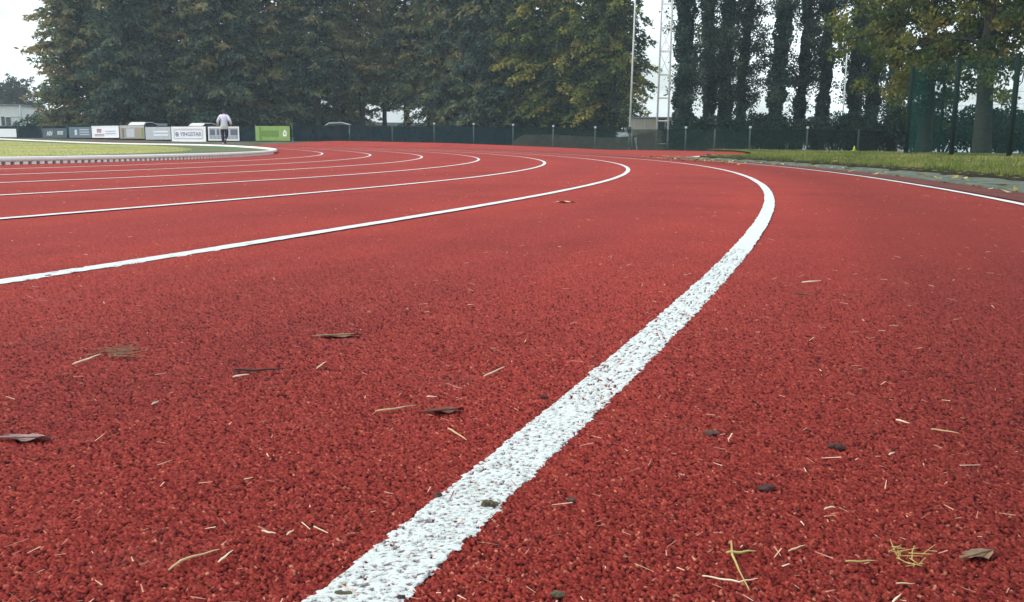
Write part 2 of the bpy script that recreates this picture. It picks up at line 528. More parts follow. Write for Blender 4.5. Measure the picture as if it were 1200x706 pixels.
# concrete edging and lawn on the outside
sheet('track_edge_strip', M['dirt'], np.linspace(46.32, 46.66, 3), np.linspace(-75, 9.5, 400) * DEG, .005,
      'dirty dark red strip along the outside of the outer white line', 'track edge')
bmv = []
prof = [(46.64, -.02), (46.64, .022), (46.70, .024), (46.72, .008), (47.2, .006), (47.24, .02), (47.34, .02), (47.34, -.05)]
ths = np.linspace(-75, 9.0, 500) * DEG
for r, dz in prof:
    for t in ths:
        x_, y_ = polar(t, r); bmv.append((x_, y_, Z(x_, y_) + dz))
me = mesh_np('concrete_edging', np.array(bmv), grid_faces(len(prof), len(ths))[:, ::-1])
tag(link('concrete_edging', me, M['concrete']), 'mossy grey concrete edging between the track and the lawn', 'edging', kind='structure')
rs = np.concatenate([[47.27, 47.275], np.linspace(47.33, 62.5, 40)])
V = []
for k, r in enumerate(rs):
    tmax = 8.0 + max(0, r - 47.9) * 1.87
    for t in np.linspace(-75, min(tmax, 30), 300) * DEG:
        rw = r + (.035 * math.sin(t * 310) + .03 * math.sin(t * 137 + 1)) * (1 if k < 4 else 0)
        x_, y_ = polar(t, rw)
        V.append((x_, y_, Z(x_, y_) + (-.05 if k == 0 else .05)))
me = mesh_np('lawn', np.array(V), grid_faces(len(rs), 300)[:, ::-1])
tag(link('lawn', me, M['lawn']), 'green and yellow lawn outside the concrete edging', 'lawn', kind='structure')

V = []  # dark strip on the lawn lip, painting the shadow under the grass edge
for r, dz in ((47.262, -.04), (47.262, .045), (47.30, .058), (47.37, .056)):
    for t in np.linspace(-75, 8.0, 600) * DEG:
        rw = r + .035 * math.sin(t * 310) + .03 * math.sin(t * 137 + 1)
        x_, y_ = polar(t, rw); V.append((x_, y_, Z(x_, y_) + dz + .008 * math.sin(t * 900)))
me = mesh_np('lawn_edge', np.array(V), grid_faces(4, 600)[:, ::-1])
tag(link('lawn_edge', me, M['soil_shade']), 'crumbling earth lip with painted shade where the lawn meets the concrete edging', 'painted shade edge', kind='structure')

# ------------------------------------------------------------------ lane lines
ORD = ['outer', 'second', 'third', 'fourth', 'fifth', 'sixth', 'seventh', 'eighth']
LBL = ['thin white outer boundary line beside the concrete edging',
       'broad white lane line sweeping through the middle foreground',
       'white lane line next inside the broad foreground line',
       'third white lane line in from the track edge counted past the foreground line',
       'fourth white lane line in, crossing the left side below the kerb lanes',
       'white lane line three lanes out from the white kerb',
       'white lane line two lanes out from the white kerb',
       'innermost thin white lane line next to the white kerb']
for k in range(8):
    R0 = R_IN + LANE * (8 - k)
    t0, t1 = -60 * DEG, 150 * DEG
    th = [t0]
    while th[-1] < t1:
        x_, y_ = polar(th[-1], R0); dd = math.hypot(x_, y_)
        if k <= 1:
            st = min(.4, max(.0014, dd * dd * .0035)) if (y_ > 0 or dd < .4) else .05
            if y_ < -.1: st = .05
        else:
            st = min(.4, max(.01, dd * dd * .004))
        th.append(th[-1] + st / R0)
    th = np.array(th); nw = 34 if k == 1 else 8
    w = np.linspace(-.025, .025, nw)
    Tt, Ww = np.meshgrid(th, w, indexing='ij')
    # ragged painted edge
    s_ = Tt * R0
    edge = (np.abs(Ww) > .0249)
    jit = (hash2(np.floor(s_ / .004), np.sign(Ww), 9) - .5) * .003 + (hash2(np.floor(s_ / .011), np.sign(Ww), 8) - .5) * .004
    Wj = Ww + np.where(edge, jit, 0)
    x = CX + (R0 + Wj) * np.cos(Tt); y = CY + (R0 + Wj) * np.sin(Tt); d = np.hypot(x, y)
    h, idn = gran(x, y)
    a = amp(d)
    lowf = np.sin(x * 41 + 3 * np.sin(y * 23)) * np.sin(y * 37 + 2 * np.sin(x * 31)) * .12
    z = zg(x, y) + a * (.50 + .11 * np.maximum(h, -.5) + lowf) + .0004 + .0036 * ss((d - .9) / 3)
    near = d < 2.4
    worn = (h < -.36 + .10 * np.sin(x * 19) * np.sin(y * 15)) & near
    z = np.where(worn, zg(x, y) + a * h - .0012, z)
    z = np.where(edge & near, z - .0008, z)
    me = mesh_np('lane_line', np.stack([x, y, z], -1).reshape(-1, 3), grid_faces(*Tt.shape),
                 wear=np.clip(h * (1 - ss((d - 1.6) / 2.5)) + .6 * ss((d - 1.6) / 2.5), -1, 1).ravel())
    me.polygons.foreach_set('use_smooth', [True] * len(me.polygons))
    tag(link('lane_line', me, M['line']), LBL[k], 'lane line', 'white lane lines', 'structure')
# short white mark across the apron
p0, p1 = Vector((4.62, 23.9, 0)), Vector((6.0, 27.7, 0))
dv = (p1 - p0).normalized(); nv = Vector((-dv.y, dv.x, 0)) * .13
mb = MB(); seg = 8; vs = []
for i in range(seg + 1):
    q = p0.lerp(p1, i / seg)
    for sg in (-1, 1):
        e = q + nv * sg; vs.append((e.x, e.y, Z(e.x, e.y) + .014))
mb.add(vs, [(2 * i, 2 * i + 1, 2 * i + 3, 2 * i + 2) for i in range(seg)])
tag(mb.build('chute_line', M['line']), 'short white painted mark where the red apron meets the lawn', 'painted mark', kind='structure')

# ------------------------------------------------------------------ inner kerb (a raised white rail on little feet)
kerb = thing('track_kerb', (CX + R_IN, CY, 0), 'white raised kerb rail on small feet round the infield', 'track kerb')
rings = []
pr = [(36.40, .034), (36.40, .088), (36.415, .094), (36.485, .094), (36.50, .088), (36.50, .034)]
ths = np.linspace(-40, 155, 900) * DEG
V = []
for r, dz in pr + pr[:1]:
    for t in ths:
        x_, y_ = polar(t, r); V.append((x_ - kerb.location.x, y_ - kerb.location.y, Z(x_, y_) + dz))
me = mesh_np('rail', np.array(V), grid_faces(len(pr) + 1, len(ths))[:, ::-1])
link('rail', me, M['white_metal'], kerb)
ft = None
KST = .155
for i in range(100):
    t = (-13.5 * DEG) + i * KST / R_IN
    x_, y_ = polar(t, 36.455)
    if ft is None:
        ft = MB().box((0, 0, 0), (.09, KST * .55, .045), 0, .004).build('foot', M['white_metal'], kerb); o = ft
    else:
        o = ft.copy(); COL.objects.link(o); o.parent = kerb
    o.location = (x_ - kerb.location.x, y_ - kerb.location.y, Z(x_, y_) + .014); o.rotation_euler = (0, 0, t)

# ------------------------------------------------------------------ grass blades
def blades(name, mat, pts, hts, tint, label):
    n = len(pts)
    a = RNG.random(n) * 6.283; w = .0035 + RNG.random(n) * .004 + np.hypot(pts[:, 0], pts[:, 1]) * .00025
    dx, dy = np.cos(a) * w, np.sin(a) * w
    lean = (RNG.random((n, 2)) - .5) * hts[:, None] * 1.3
    b0 = pts + np.stack([-dx, -dy, dx * 0], 1); b1 = pts + np.stack([dx, dy, dx * 0], 1)
    tp = pts + np.concatenate([lean, hts[:, None]], 1)
    V = np.stack([b0, b1, tp], 1).reshape(-1, 3)
    me = mesh_np(name, V, np.arange(3 * n).reshape(-1, 3), tint=tint)
    return tag(link(name, me, mat), label, 'grass', kind='stuff')


def patch_noise(x, y, s, seed=0):
    return np.array([mnoise.fractal(Vector((a * s, b * s, seed)), 1.0, 2.0, 4) for a, b in zip(x, y)])


n = 90000
t = (RNG.random(n) * 175 - 35) * DEG
r = 36.38 - (RNG.random(n) ** 1.25) * 30
x = CX + r * np.cos(t); y = CY + r * np.sin(t)
k = (y > 5) & (np.abs(x / np.maximum(y, .1) + .1) < .75); x, y, r = x[k], y[k], r[k]
pn = patch_noise(x, y, .35)
tint = np.clip(.20 + .56 * ss((34.2 - r) / 1.0) + .30 * pn + (RNG.random(len(x)) - .5) * .5, 0, 1)
blades('infield_grass', M['grass_in'], np.stack([x, y, zg(x, y) + .025], 1), (.010 + RNG.random(len(x)) * .018) * (1 + .6 * pn), tint,
       'yellowing mown grass growing inside the white kerb')
n = 110000
t = (RNG.random(n) ** 1.0 * 75 - 45) * DEG
r = 47.33 + RNG.random(n) ** 2.0 * 13
x = CX + r * np.cos(t); y = CY + r * np.sin(t)
k = (y > 2) & (t / DEG < 7.6 + np.maximum(0, r - 47.9) * 1.87); x, y, r = x[k], y[k], r[k]
pn = patch_noise(x, y, .7, 3)
tint = np.clip(.42 + .4 * pn + (RNG.random(len(x)) - .5) * .45 + .1 * ss((r - 48) / 5), 0, 1)
blades('lawn_grass', M['grass_out'], np.stack([x, y, zg(x, y) + .045], 1), .03 + RNG.random(len(x)) * .055, tint,
       'short uneven grass growing on the lawn beside the edging')


# fallen leaves along the outside of the track
def leaf_quads(P, size, flat=.35):
    n = len(P)
    a = RNG.random(n) * 6.283
    u = np.stack([np.cos(a), np.sin(a), (RNG.random(n) - .5) * flat * 2], 1)
    v = np.stack([-np.sin(a), np.cos(a), (RNG.random(n) - .5) * flat * 2], 1)
    s = size[:, None]
    A = P - u * s; B = P - v * s * .55; C_ = P + u * s; D = P + v * s * .55
    up = np.stack([np.zeros(n), np.zeros(n), size * .35 * RNG.random(n)], 1)
    V = np.stack([A + up, B, C_ + up, D + up * .5], 1).reshape(-1, 3)
    return V, np.arange(4 * n).reshape(-1, 4)


P = []
for i in range(420):
    t = (-28 + 40 * random.random()) * DEG
    r = 46.75 + random.gauss(0, .28) if random.random() < .6 else 47.2 + random.random() ** 2 * 6
    if 3 < t / DEG < 6 and random.random() < .5: r = 46.0 + random.gauss(0, .3)
    if t / DEG < 2: r = max(r, 46.5)
    x_, y_ = polar(t, r); P.append((x_, y_, Z(x_, y_) + (.012 if r < 47.27 else .085)))
for i in range(110):
    t = (-2 + random.gauss(4, 2.2)) * DEG; x_, y_ = polar(t, 46.2 + random.gauss(0, .35)); P.append((x_, y_, Z(x_, y_) + .012))
P = np.array(P)
V, Fq = leaf_quads(P, .024 + RNG.random(len(P)) * .034)
tag(link('fallen_leaves', mesh_np('fallen_leaves', V, Fq, tint=RNG.random(len(P))), M['dead_leaf']),
    'scattered yellow brown fallen leaves along the lawn edge', 'fallen leaves', kind='stuff')

# fine chaff on the track
n = 9000
dd = .42 + (RNG.random(n) ** 1.5) * 13; aa = (RNG.random(n) * 2 - 1) * 42 * DEG
x = dd * np.sin(aa); y = dd * np.cos(aa)
k = np.hypot(x - CX, y - CY) < 46.5; x, y, dd = x[k], y[k], dd[k]
n = len(x)
L = (.0014 + RNG.random(n) ** 3 * .006) * (1 + .10 * dd); wd = np.minimum(L * (.10 + RNG.random(n) * .35), .0006 + .00022 * dd)
a = RNG.random(n) * 6.283
u = np.stack([np.cos(a), np.sin(a), (RNG.random(n) - .5) * .5], 1) * L[:, None]
v = np.stack([-np.sin(a), np.cos(a), (RNG.random(n) - .5) * .8], 1) * wd[:, None]
P = np.stack([x, y, zg(x, y) + amp(dd) + .0012 + .002 * ss((dd - 2) / 3)], 1)
v = v * .62
V = np.stack([P - u - v, P + u - v * .6, P + u + v * .6, P - u + v], 1).reshape(-1, 3)
m_chaff = leaf_mat('chaff', [(0, (.20, .06, .05)), (.3, (.42, .20, .14)), (.7, (.60, .40, .28)), (1, (.72, .62, .48))], .1, 0)
tag(link('chaff', mesh_np('chaff', V, np.arange(4 * n).reshape(-1, 4), tint=np.clip(RNG.random(n) ** 1.4, 0, 1)), m_chaff),
    'fine pale chaff and straw specks strewn over the red track', 'chaff', kind='stuff')


# ------------------------------------------------------------------ debris one can point at
cR, sR, cP, sP = math.cos(ROLL), math.sin(ROLL), math.cos(PITCH), math.sin(PITCH)


def on_track(px, py, dz=0.002):
    u = (px - 600) / F_PX; v = -(py - 353) / F_PX
    u, v = cR * u - sR * v, sR * u + cR * v
    D = Vector((u, cP + v * sP, -sP + v * cP))
    t = HC / -D.z
    for _ in range(6):
        p = D * t; t = (HC - Z(p.x, p.y) - dz) / -D.z
    p = D * t
    return Vector((p.x, p.y, Z(p.x, p.y) + dz))


def straw(pts, rad, mat, label, cat='straw', group='straws lying on the track', name='straw', lift=.0005):
    rad *= .75
    P = [on_track(a, b, .003 + rad) for a, b in pts]
    c = P[0].copy()
    Q = []
    for i in range(len(P) - 1):
        for s in range(4):
            q = P[i].lerp(P[i + 1], s / 4); q.z += math.sin((i * 4 + s) * 1.3) * lift * .5; Q.append(q - c)
    Q.append(P[-1] - c)
    rads = [rad * (1 - .5 * abs(2 * i / (len(Q) - 1) - .7)) for i in range(len(Q))]
    o = MB().tube(Q, rads, 6).build(name, mat, None, True); o.location = c
    return tag(o, label, cat, group)


def flat_leaf(pts, mat, label, cat='leaf', curl=.004, width=None):
    """a curled leaf whose midrib runs through pts (on the ground)"""
    A, B = on_track(*pts[0], .004), on_track(*pts[1], .004)
    c = (A + B) / 2; ax = B - A; L = ax.length; ax.normalize(); sd = Vector((-ax.y, ax.x, 0)).normalized()
    w = width or L * .2
    vs = []; n = 12
    for i in range(n + 1):
        s = i / n; ww = w * (math.sin(math.pi * s ** .8) + .04) * (1 + .10 * math.sin(i * 2.3))
        for q in (-1, -.5, 0, .5, 1):
            h = .0015 + .45 * curl * abs(q) ** 1.5 * (1 + .5 * math.sin(i * .9 + q * 2)) + .0010 * math.sin(i * .8)
            p = ax * (s - .5) * L + sd * q * ww; vs.append((p.x, p.y, h))
    fs = [(i * 5 + j, i * 5 + j + 1, i * 5 + j + 6, i * 5 + j + 5) for i in range(n) for j in range(4)]
    mb = MB().add(vs, fs)
    mb.tube([ax * (-.62 * L) + Vector((0, 0, .003)), ax * (.45 * L) + Vector((0, 0, .0035))], [.0012, .0006], 5)
    o = mb.build(cat if cat != 'leaf' else 'dead_leaf', mat, None, True); o.location = (c.x, c.y, Z(c.x, c.y))
    return tag(o, label, cat, 'dead leaves on the track')


def clod(px, py, rx, ry, mat, label, seed=0, h=.006):
    h *= .45; rx *= .7; ry *= .7
    """a crumbly lump made of many fused crumbs"""
    c = on_track(px, py, .001); rnd = random.Random(seed)
    bm = bmesh.new()
    for i in range(16):
        s = rnd.uniform(.25, .6); a = rnd.random() * 6.28; q = rnd.random() ** .6 * .75
        mtx = Matrix.Translation((rx * q * math.cos(a), ry * q * math.sin(a), h * .35)) @ Matrix.Diagonal((rx * s, ry * s, h * rnd.uniform(.5, 1.1), 1))
        bmesh.ops.create_icosphere(bm, subdivisions=2, radius=1, matrix=mtx)
    for v in bm.verts:
        v.co += mnoise.noise_vector(v.co * 260 + Vector((seed, 0, 0))) * min(rx, ry) * .22
    me = bpy.data.meshes.new('mud_clod'); bm.to_mesh(me); bm.free()
    o = link('mud_clod', me, mat); o.location = c
    return tag(o, label, 'mud', 'mud crumbs on the track')


straw([(85, 427), (105, 420), (118, 415)], .0016, M['straw_pale'], 'pale straw stalk running into a grassy tuft on the left of the track')
for i, (dx, dy) in enumerate(((112, 416), (118, 417), (124, 416))):
    pass
t_ = MB()
c = on_track(128, 416, .003)
for i in range(26):
    a = random.gauss(.1, .5); l = random.uniform(.012, .04); q = Vector((random.uniform(-.02, .02), random.uniform(-.02, .02), .001 + .004 * random.random()))
    t_.tube([q, q + Vector((math.cos(a) * l, math.sin(a) * l, random.uniform(-.001, .006)))], [.0005, .0003], 4)
o = t_.build('grass_tuft', M['leaf_olive']); o.location = c
tag(o, 'dry olive grass tuft at the end of the pale straw stalk', 'grass tuft')
straw([(274, 433), (300, 434), (334, 432)], .0022, M['twig'], 'dark curved twig with a straw beside it, left of the foreground line', 'twig', 'twigs on the track', 'twig')
straw([(273, 442), (282, 440), (292, 439)], .0017, M['straw_pale'], 'short bright straw tucked below the dark curved twig')
straw([(440, 482), (462, 479), (487, 475)], .0014, M['straw'], 'long orange straw lying level beside the dark brown leaf')
straw([(567, 441), (578, 436), (591, 430)], .0013, M['straw_pale'], 'straight pale straw tilted upward, left of the white line')
straw([(500, 465), (512, 465)], .0011, M['straw_pale'], 'tiny pale straw just above the dark brown leaf')
straw([(525, 502), (537, 509), (547, 516)], .0012, M['straw'], 'thin reddish straw falling to the right below the brown leaf')
straw([(371, 432), (376, 428), (382, 424)], .0012, M['straw_pale'], 'short pale straw below the flat olive leaf')
straw([(198, 668), (212, 657), (235, 650), (257, 644)], .0012, M['straw'], 'long bent tan straw near the bottom of the left foreground')
straw([(256, 659), (264, 652), (273, 645)], .0010, M['straw_pale'], 'short straight straw beside the long bent tan straw')
straw([(307, 622), (315, 624), (323, 625)], .0010, M['straw_pale'], 'short level straw left of the white line near the bottom')
straw([(336, 627), (344, 621)], .0010, M['straw_pale'], 'small tilted straw next to the short level straw')
straw([(178, 474), (186, 470)], .0013, M['straw_pale'], 'small bright straw above the withered grey leaf')
straw([(940, 331), (962, 329)], .0022, M['straw_pale'], 'pale straw right of where the white line bends')
straw([(930, 344), (944, 345), (957, 347)], .0022, M['leaf_brown'], 'brown twig below the pale straw right of the white line', 'twig', 'twigs on the track', 'twig')
straw([(1050, 492), (1066, 496)], .0013, M['straw_pale'], 'short cream straw on the right of the track')
straw([(1091, 503), (1108, 505), (1124, 508)], .0010, M['straw'], 'long thin tan straw on the right of the track')
straw([(1042, 533), (1048, 530)], .0012, M['straw_pale'], 'tiny cream straw right of the black mud crumb')
straw([(966, 597), (973, 594), (979, 595)], .0009, M['straw_pale'], 'curled pale straw right of the dark mud patch')
straw([(857, 634), (858, 650), (866, 668), (878, 692)], .0011, M['straw_green'], 'upright yellow green stalk of the straw cross at the bottom right')
straw([(851, 648), (868, 647), (886, 646)], .0013, M['straw_green'], 'level yellow green stalk of the straw cross at the bottom right', lift=.001)
straw([(823, 675), (848, 679), (866, 682), (876, 680), (888, 678)], .0008, M['straw_pale'], 'thin pale pink straw under the straw cross at the bottom right')
straw([(924, 646), (934, 642), (943, 639)], .0009, M['straw'], 'small split straw right of the straw cross')
straw([(991, 658), (1008, 658), (1026, 657)], .0009, M['straw_green'], 'level olive straw near the bottom right')
straw([(1050, 684), (1072, 684)], .0008, M['straw'], 'thin level straw below the tangled tuft')
straw([(1046, 706), (1056, 696)], .0010, M['straw_pale'], 'pale straw at the bottom edge on the right')
straw([(795, 367), (815, 372)], .0012, M['leaf_olive'], 'thin dark straw lying across the white line')
t_ = MB(); c = on_track(1062, 655, .002)
for i in range(22):
    a = random.random() * 6.28; l = random.uniform(.006, .014); q = Vector((random.gauss(0, .006), random.gauss(0, .006), .001 + .003 * random.random()))
    t_.tube([q, q + Vector((math.cos(a) * l, math.sin(a) * l, random.uniform(0, .004)))], [.0004, .0002], 4)
o = t_.build('straw_tuft', M['straw_green']); o.location = c
tag(o, 'tangled tuft of short yellowish straw at the bottom right', 'straw tuft')
flat_leaf([(372, 393), (425, 391)], M['leaf_olive'], 'flat olive leaf on the red track left of centre', width=.009)
flat_leaf([(4, 511), (60, 512)], M['leaf_grey'], 'withered greyish leaf at the left edge', width=.008, curl=.005)
flat_leaf([(500, 481), (544, 478)], M['leaf_brown'], 'dark brown curled leaf beside the long orange straw', width=.008, curl=.005)
flat_leaf([(1130, 651), (1166, 643)], M['leaf_olive'], 'greenish grey leaf scrap at the bottom right', width=.006)
flat_leaf([(652, 237), (674, 237)], M['straw'], 'small tan leaf inside the lane beyond the foreground line', width=.02, curl=.012)
clod(979, 525, .009, .006, M['mud_black'], 'black mud crumb under a small straw on the right', 3, .007)
clod(897, 573, .010, .006, M['mud_black'], 'dark mud patch lower right of the white line', 5, .005)
clod(833, 508, .010, .008, M['mud'], 'brown crumbly mud patch right of the white line', 6, .004)
clod(572, 593, .0085, .006, M['mud_olive'], 'olive grey clod lying on the white line', 7, .007)
clod(514, 582, .006, .004, M['mud'], 'brown clod on the left edge of the white line', 8, .005)
clod(669, 588, .005, .004, M['mud'], 'small brown clod right of the white line', 9, .005)
clod(652, 698, .006, .004, M['mud_olive'], 'olive crumbs at the bottom edge right of the white line', 10, .004)
clod(402, 696, .006, .003, M['mud_olive'], 'olive crumbs at the bottom end of the white line', 11, .003)
clod(470, 701, .0035, .0025, M['mud_black'], 'black speck on the lower right edge of the white line', 12, .003)
clod(638, 466, .006, .004, M['mud_black'], 'black speck left of the white line', 13, .004)

# light and air
HAZE, SKY_STRENGTH, SUN_STRENGTH, EXPOSURE = .0008, .16, 2.0, .17
# ------------------------------------------------------------------ foliage generators
def leaves_mesh(name, C_, D_, size, ratio, tint, flat=None):
    """leaf faces at C_, long axis D_, random roll"""
    n = len(C_)
    D = D_ / (np.linalg.norm(D_, axis=1, keepdims=True) + 1e-9)
    rnd = RNG.normal(size=(n, 3)) * (1 if flat is None else flat) + (0 if flat is None else np.array([0, 0, 1.0])); W = np.cross(D, rnd); W /= (np.linalg.norm(W, axis=1, keepdims=True) + 1e-9)
    U = D * size[:, None] * .5; Wv = W * (size * ratio)[:, None] * .5
    mid = C_ + np.cross(D, W) * (size * .10)[:, None]
    V = np.stack([C_ - U, mid + Wv, C_ + U, mid - Wv], 1).reshape(-1, 3)
    return mesh_np(name, V, np.arange(4 * n).reshape(-1, 4), tint=np.clip(tint, 0, 1))


def conifer_parts(seed, H, R, base, nbr, leaf=.34, ratio=.30, droop=.35, dens=1.0, gap=.2):
    rnd = np.random.default_rng(seed)
    C_, D_, S, T = [], [], [], []
    limbs = MB()
    for i in range(nbr):
        u = (i + rnd.random()) / nbr
        z = base + (H - base) * u ** .92
        prof = (1 - (z - base) / (H - base + .6)) ** .72 * min(1, .72 + (z - base) / (.18 * H))
        L = R * prof * rnd.uniform(.62, 1.12)
        if L < .25: L = .25
        az = i * 2.39996 + rnd.normal(0, .35)
        ax = np.array([math.cos(az), math.sin(az), 0]); sd = np.array([-math.sin(az), math.cos(az), 0])
        rise = rnd.uniform(.05, .35); dr = rnd.uniform(.25, .6) * droop * 2
        btint = rnd.normal(0, .17)
        P = lambda s: ax * L * s + np.array([0, 0, z + L * (rise * s - dr * s * s)])
        if L > 1.2 and i % 3 == 0:
            limbs.tube([P(0), P(.3), P(.6), P(.85)], [.05 + .012 * L, .035, .02, .008], 4, False)
        ns = max(3, int(L / .24))
        for k in range(ns):
            s = (k + rnd.random()) / ns
            if s < gap * rnd.random(): continue
            c = P(s)
            for q in range(2):
                C_.append(c + rnd.normal(0, .16, 3)); D_.append(ax + rnd.normal(0, .6, 3)); S.append(leaf * rnd.uniform(.8, 1.5)); T.append(.34 + btint + rnd.normal(0, .08))
            tw = (.34 + .72 * (1 - abs(s - .45) * 1.5)) * rnd.uniform(.5, 1.15) * min(1.1, .4 + L * .22)
            for sg in (-1, 1):
                if rnd.random() > .93: continue
                dirv = ax * rnd.uniform(.35, .9) + sd * sg * rnd.uniform(.5, 1.0) + np.array([0, 0, rnd.uniform(-.75, .15)])
                dirv /= np.linalg.norm(dirv)
                nq = max(2, int(tw / .15 * dens))
                for q in range(nq):
                    f = (q + .5) / nq
                    p = c + dirv * tw * f + np.array([0, 0, -droop * tw * f * f * .6]) + rnd.normal(0, .05, 3)
                    C_.append(p); D_.append(dirv + rnd.normal(0, .45, 3) + np.array([0, 0, -.35 * f]))
                    S.append(leaf * rnd.uniform(.55, 1.2)); T.append(.42 + btint + rnd.normal(0, .10) + .10 * s)
        for q in range(3):
            p = P(1) + rnd.normal(0, .06, 3); C_.append(p); D_.append(ax + rnd.normal(0, .4, 3)); S.append(leaf * .8); T.append(.6 + btint)
    trunk = MB()
    wob = lambda z: (.10 * math.sin(z * .4 + seed), .10 * math.cos(z * .33 + seed), z)
    zs = [-.3, .3, 1.2, 3, 6, 10, 15, H * .8, H]
    trunk.tube([wob(max(0, z)) if z > 0 else (wob(0)[0], wob(0)[1], z) for z in zs], [.42, .33, .28, .26, .23, .18, .12, .06, .015], 9)
    trunk.v += []; o = len(trunk.v)
    trunk.add(limbs.v, limbs.f)
    return trunk, (np.array(C_), np.array(D_), np.array(S), ratio, np.array(T), .6)


def make_tree(name, loc, label, trunk, leafdata, mat, cat='tree', group=None, crown='crown', rz=0):
    t = thing(name, loc, label, cat, group, rz)
    trunk.build('trunk', M['bark'], t, True)
    link(crown, leaves_mesh(crown, *leafdata), mat, t)
    return t


def swap_mat(root, child, mat):
    for ch in root.children:
        if ch.name.split('.')[0] == child:
            ch.data = ch.data.copy(); ch.data.materials.clear(); ch.data.materials.append(mat)


CONS = []
for sd, (H, R, base, nbr, lf, dr) in enumerate(((25.5, 4.7, .7, 330, .46, .35), (24.5, 4.3, 1.2, 310, .44, .45), (25.5, 4.0, 3.9, 280, .42, .30), (23.5, 4.4, 1.9, 310, .44, .55))):
    CONS.append(conifer_parts(40 + sd, H, R, base, nbr, lf, .46, dr))
YEL = [conifer_parts(70, 22.5, 4.2, 2.6, 270, .36, .55, .5, 1.05, .3), conifer_parts(71, 21.5, 3.9, 2.9, 250, .36, .55, .6, 1.0, .3)]
SHG = [(386, 90, 'left of the bright gap'), (408, 92, 'at the left edge of the bright gap'), (510, 92, 'at the right edge of the bright gap'), (528, 90, 'right of the bright gap')]
ROW = [(92, 84, 0, 'dark conifer at the left end of the row, against the open sky'),
       (152, 81, 1, 'second dark conifer from the left end, above the tan banner'),
       (207, 84, 1, 'third dark conifer from the left end, above the white bordered banner'),
       (262, 82, 0, 'dark conifer directly above the jogger'),
       (320, 84, 1, 'dark conifer directly above the green banner'),
       (375, 83, 2, 'dark conifer just right of the green banner'),
       (424, 86, 2, 'dark conifer whose bare trunk stands left of the bright gap'),
       (476, 85, 2, 'dark conifer over the bright gap between the trunks'),
       (527, 83, 3, 'dark conifer just right of the bright gap between the trunks'),
       (577, 81, 3, 'last dark conifer before the yellowing trees'),
       (122, 94, 2, 'tall dark conifer behind the first two conifers at the left end'),
       (180, 95, 3, 'tall dark conifer behind the second and third conifers from the left'),
       (236, 96, 3, 'tall dark conifer behind the row just left of the jogger'),
       (292, 95, 3, 'tall dark conifer behind the row between jogger and green banner'),
       (349, 97, 3, 'tall dark conifer behind the row just right of the green banner'),
       (402, 98, 3, 'tall dark conifer behind the row left of the bright gap'),
       (452, 99, 2, 'tall dark conifer behind the row at the bright gap'),
       (503, 98, 2, 'tall dark conifer behind the row right of the bright gap'),
       (553, 96, 3, 'tall dark conifer behind the last dark trees of the row'),
       (606, 94, 3, 'dark conifer rising behind the first yellowing tree'),
       (655, 92, 3, 'dark conifer rising behind the yellowing trees'),
       (705, 92, 3, 'dark conifer rising behind the last yellowing tree')]
protos = {}
for i, (px, Y, v, lab) in enumerate(ROW):
    loc = spot(px, Y); rz = random.random() * 6.28; s = random.uniform(.93, 1.06)
    if v not in protos:
        protos[v] = make_tree('conifer', loc, lab, CONS[v][0], CONS[v][1], M['needles'], 'tree', 'dark conifers behind the track', rz=rz)
    else:
        copy_thing(protos[v], loc, rz, lab, s)
YROW = [(622, 79, 0, 'first yellowing conifer next to the dark row'), (668, 77, 1, 'middle yellowing conifer of the three near the mast'),
        (716, 75, 0, 'yellowing conifer nearest the thin pole and lattice mast')]
yp = {}
for px, Y, v, lab in YROW:
    loc = spot(px, Y); rz = random.random() * 6.28
    if v not in yp:
        yp[v] = make_tree('yellowing_conifer', loc, lab, YEL[v][0], YEL[v][1], M['needles_yellow'], 'tree', 'yellowing conifers beside the mast', rz=rz)
    else:
        copy_thing(yp[v], loc, rz, lab, .97)


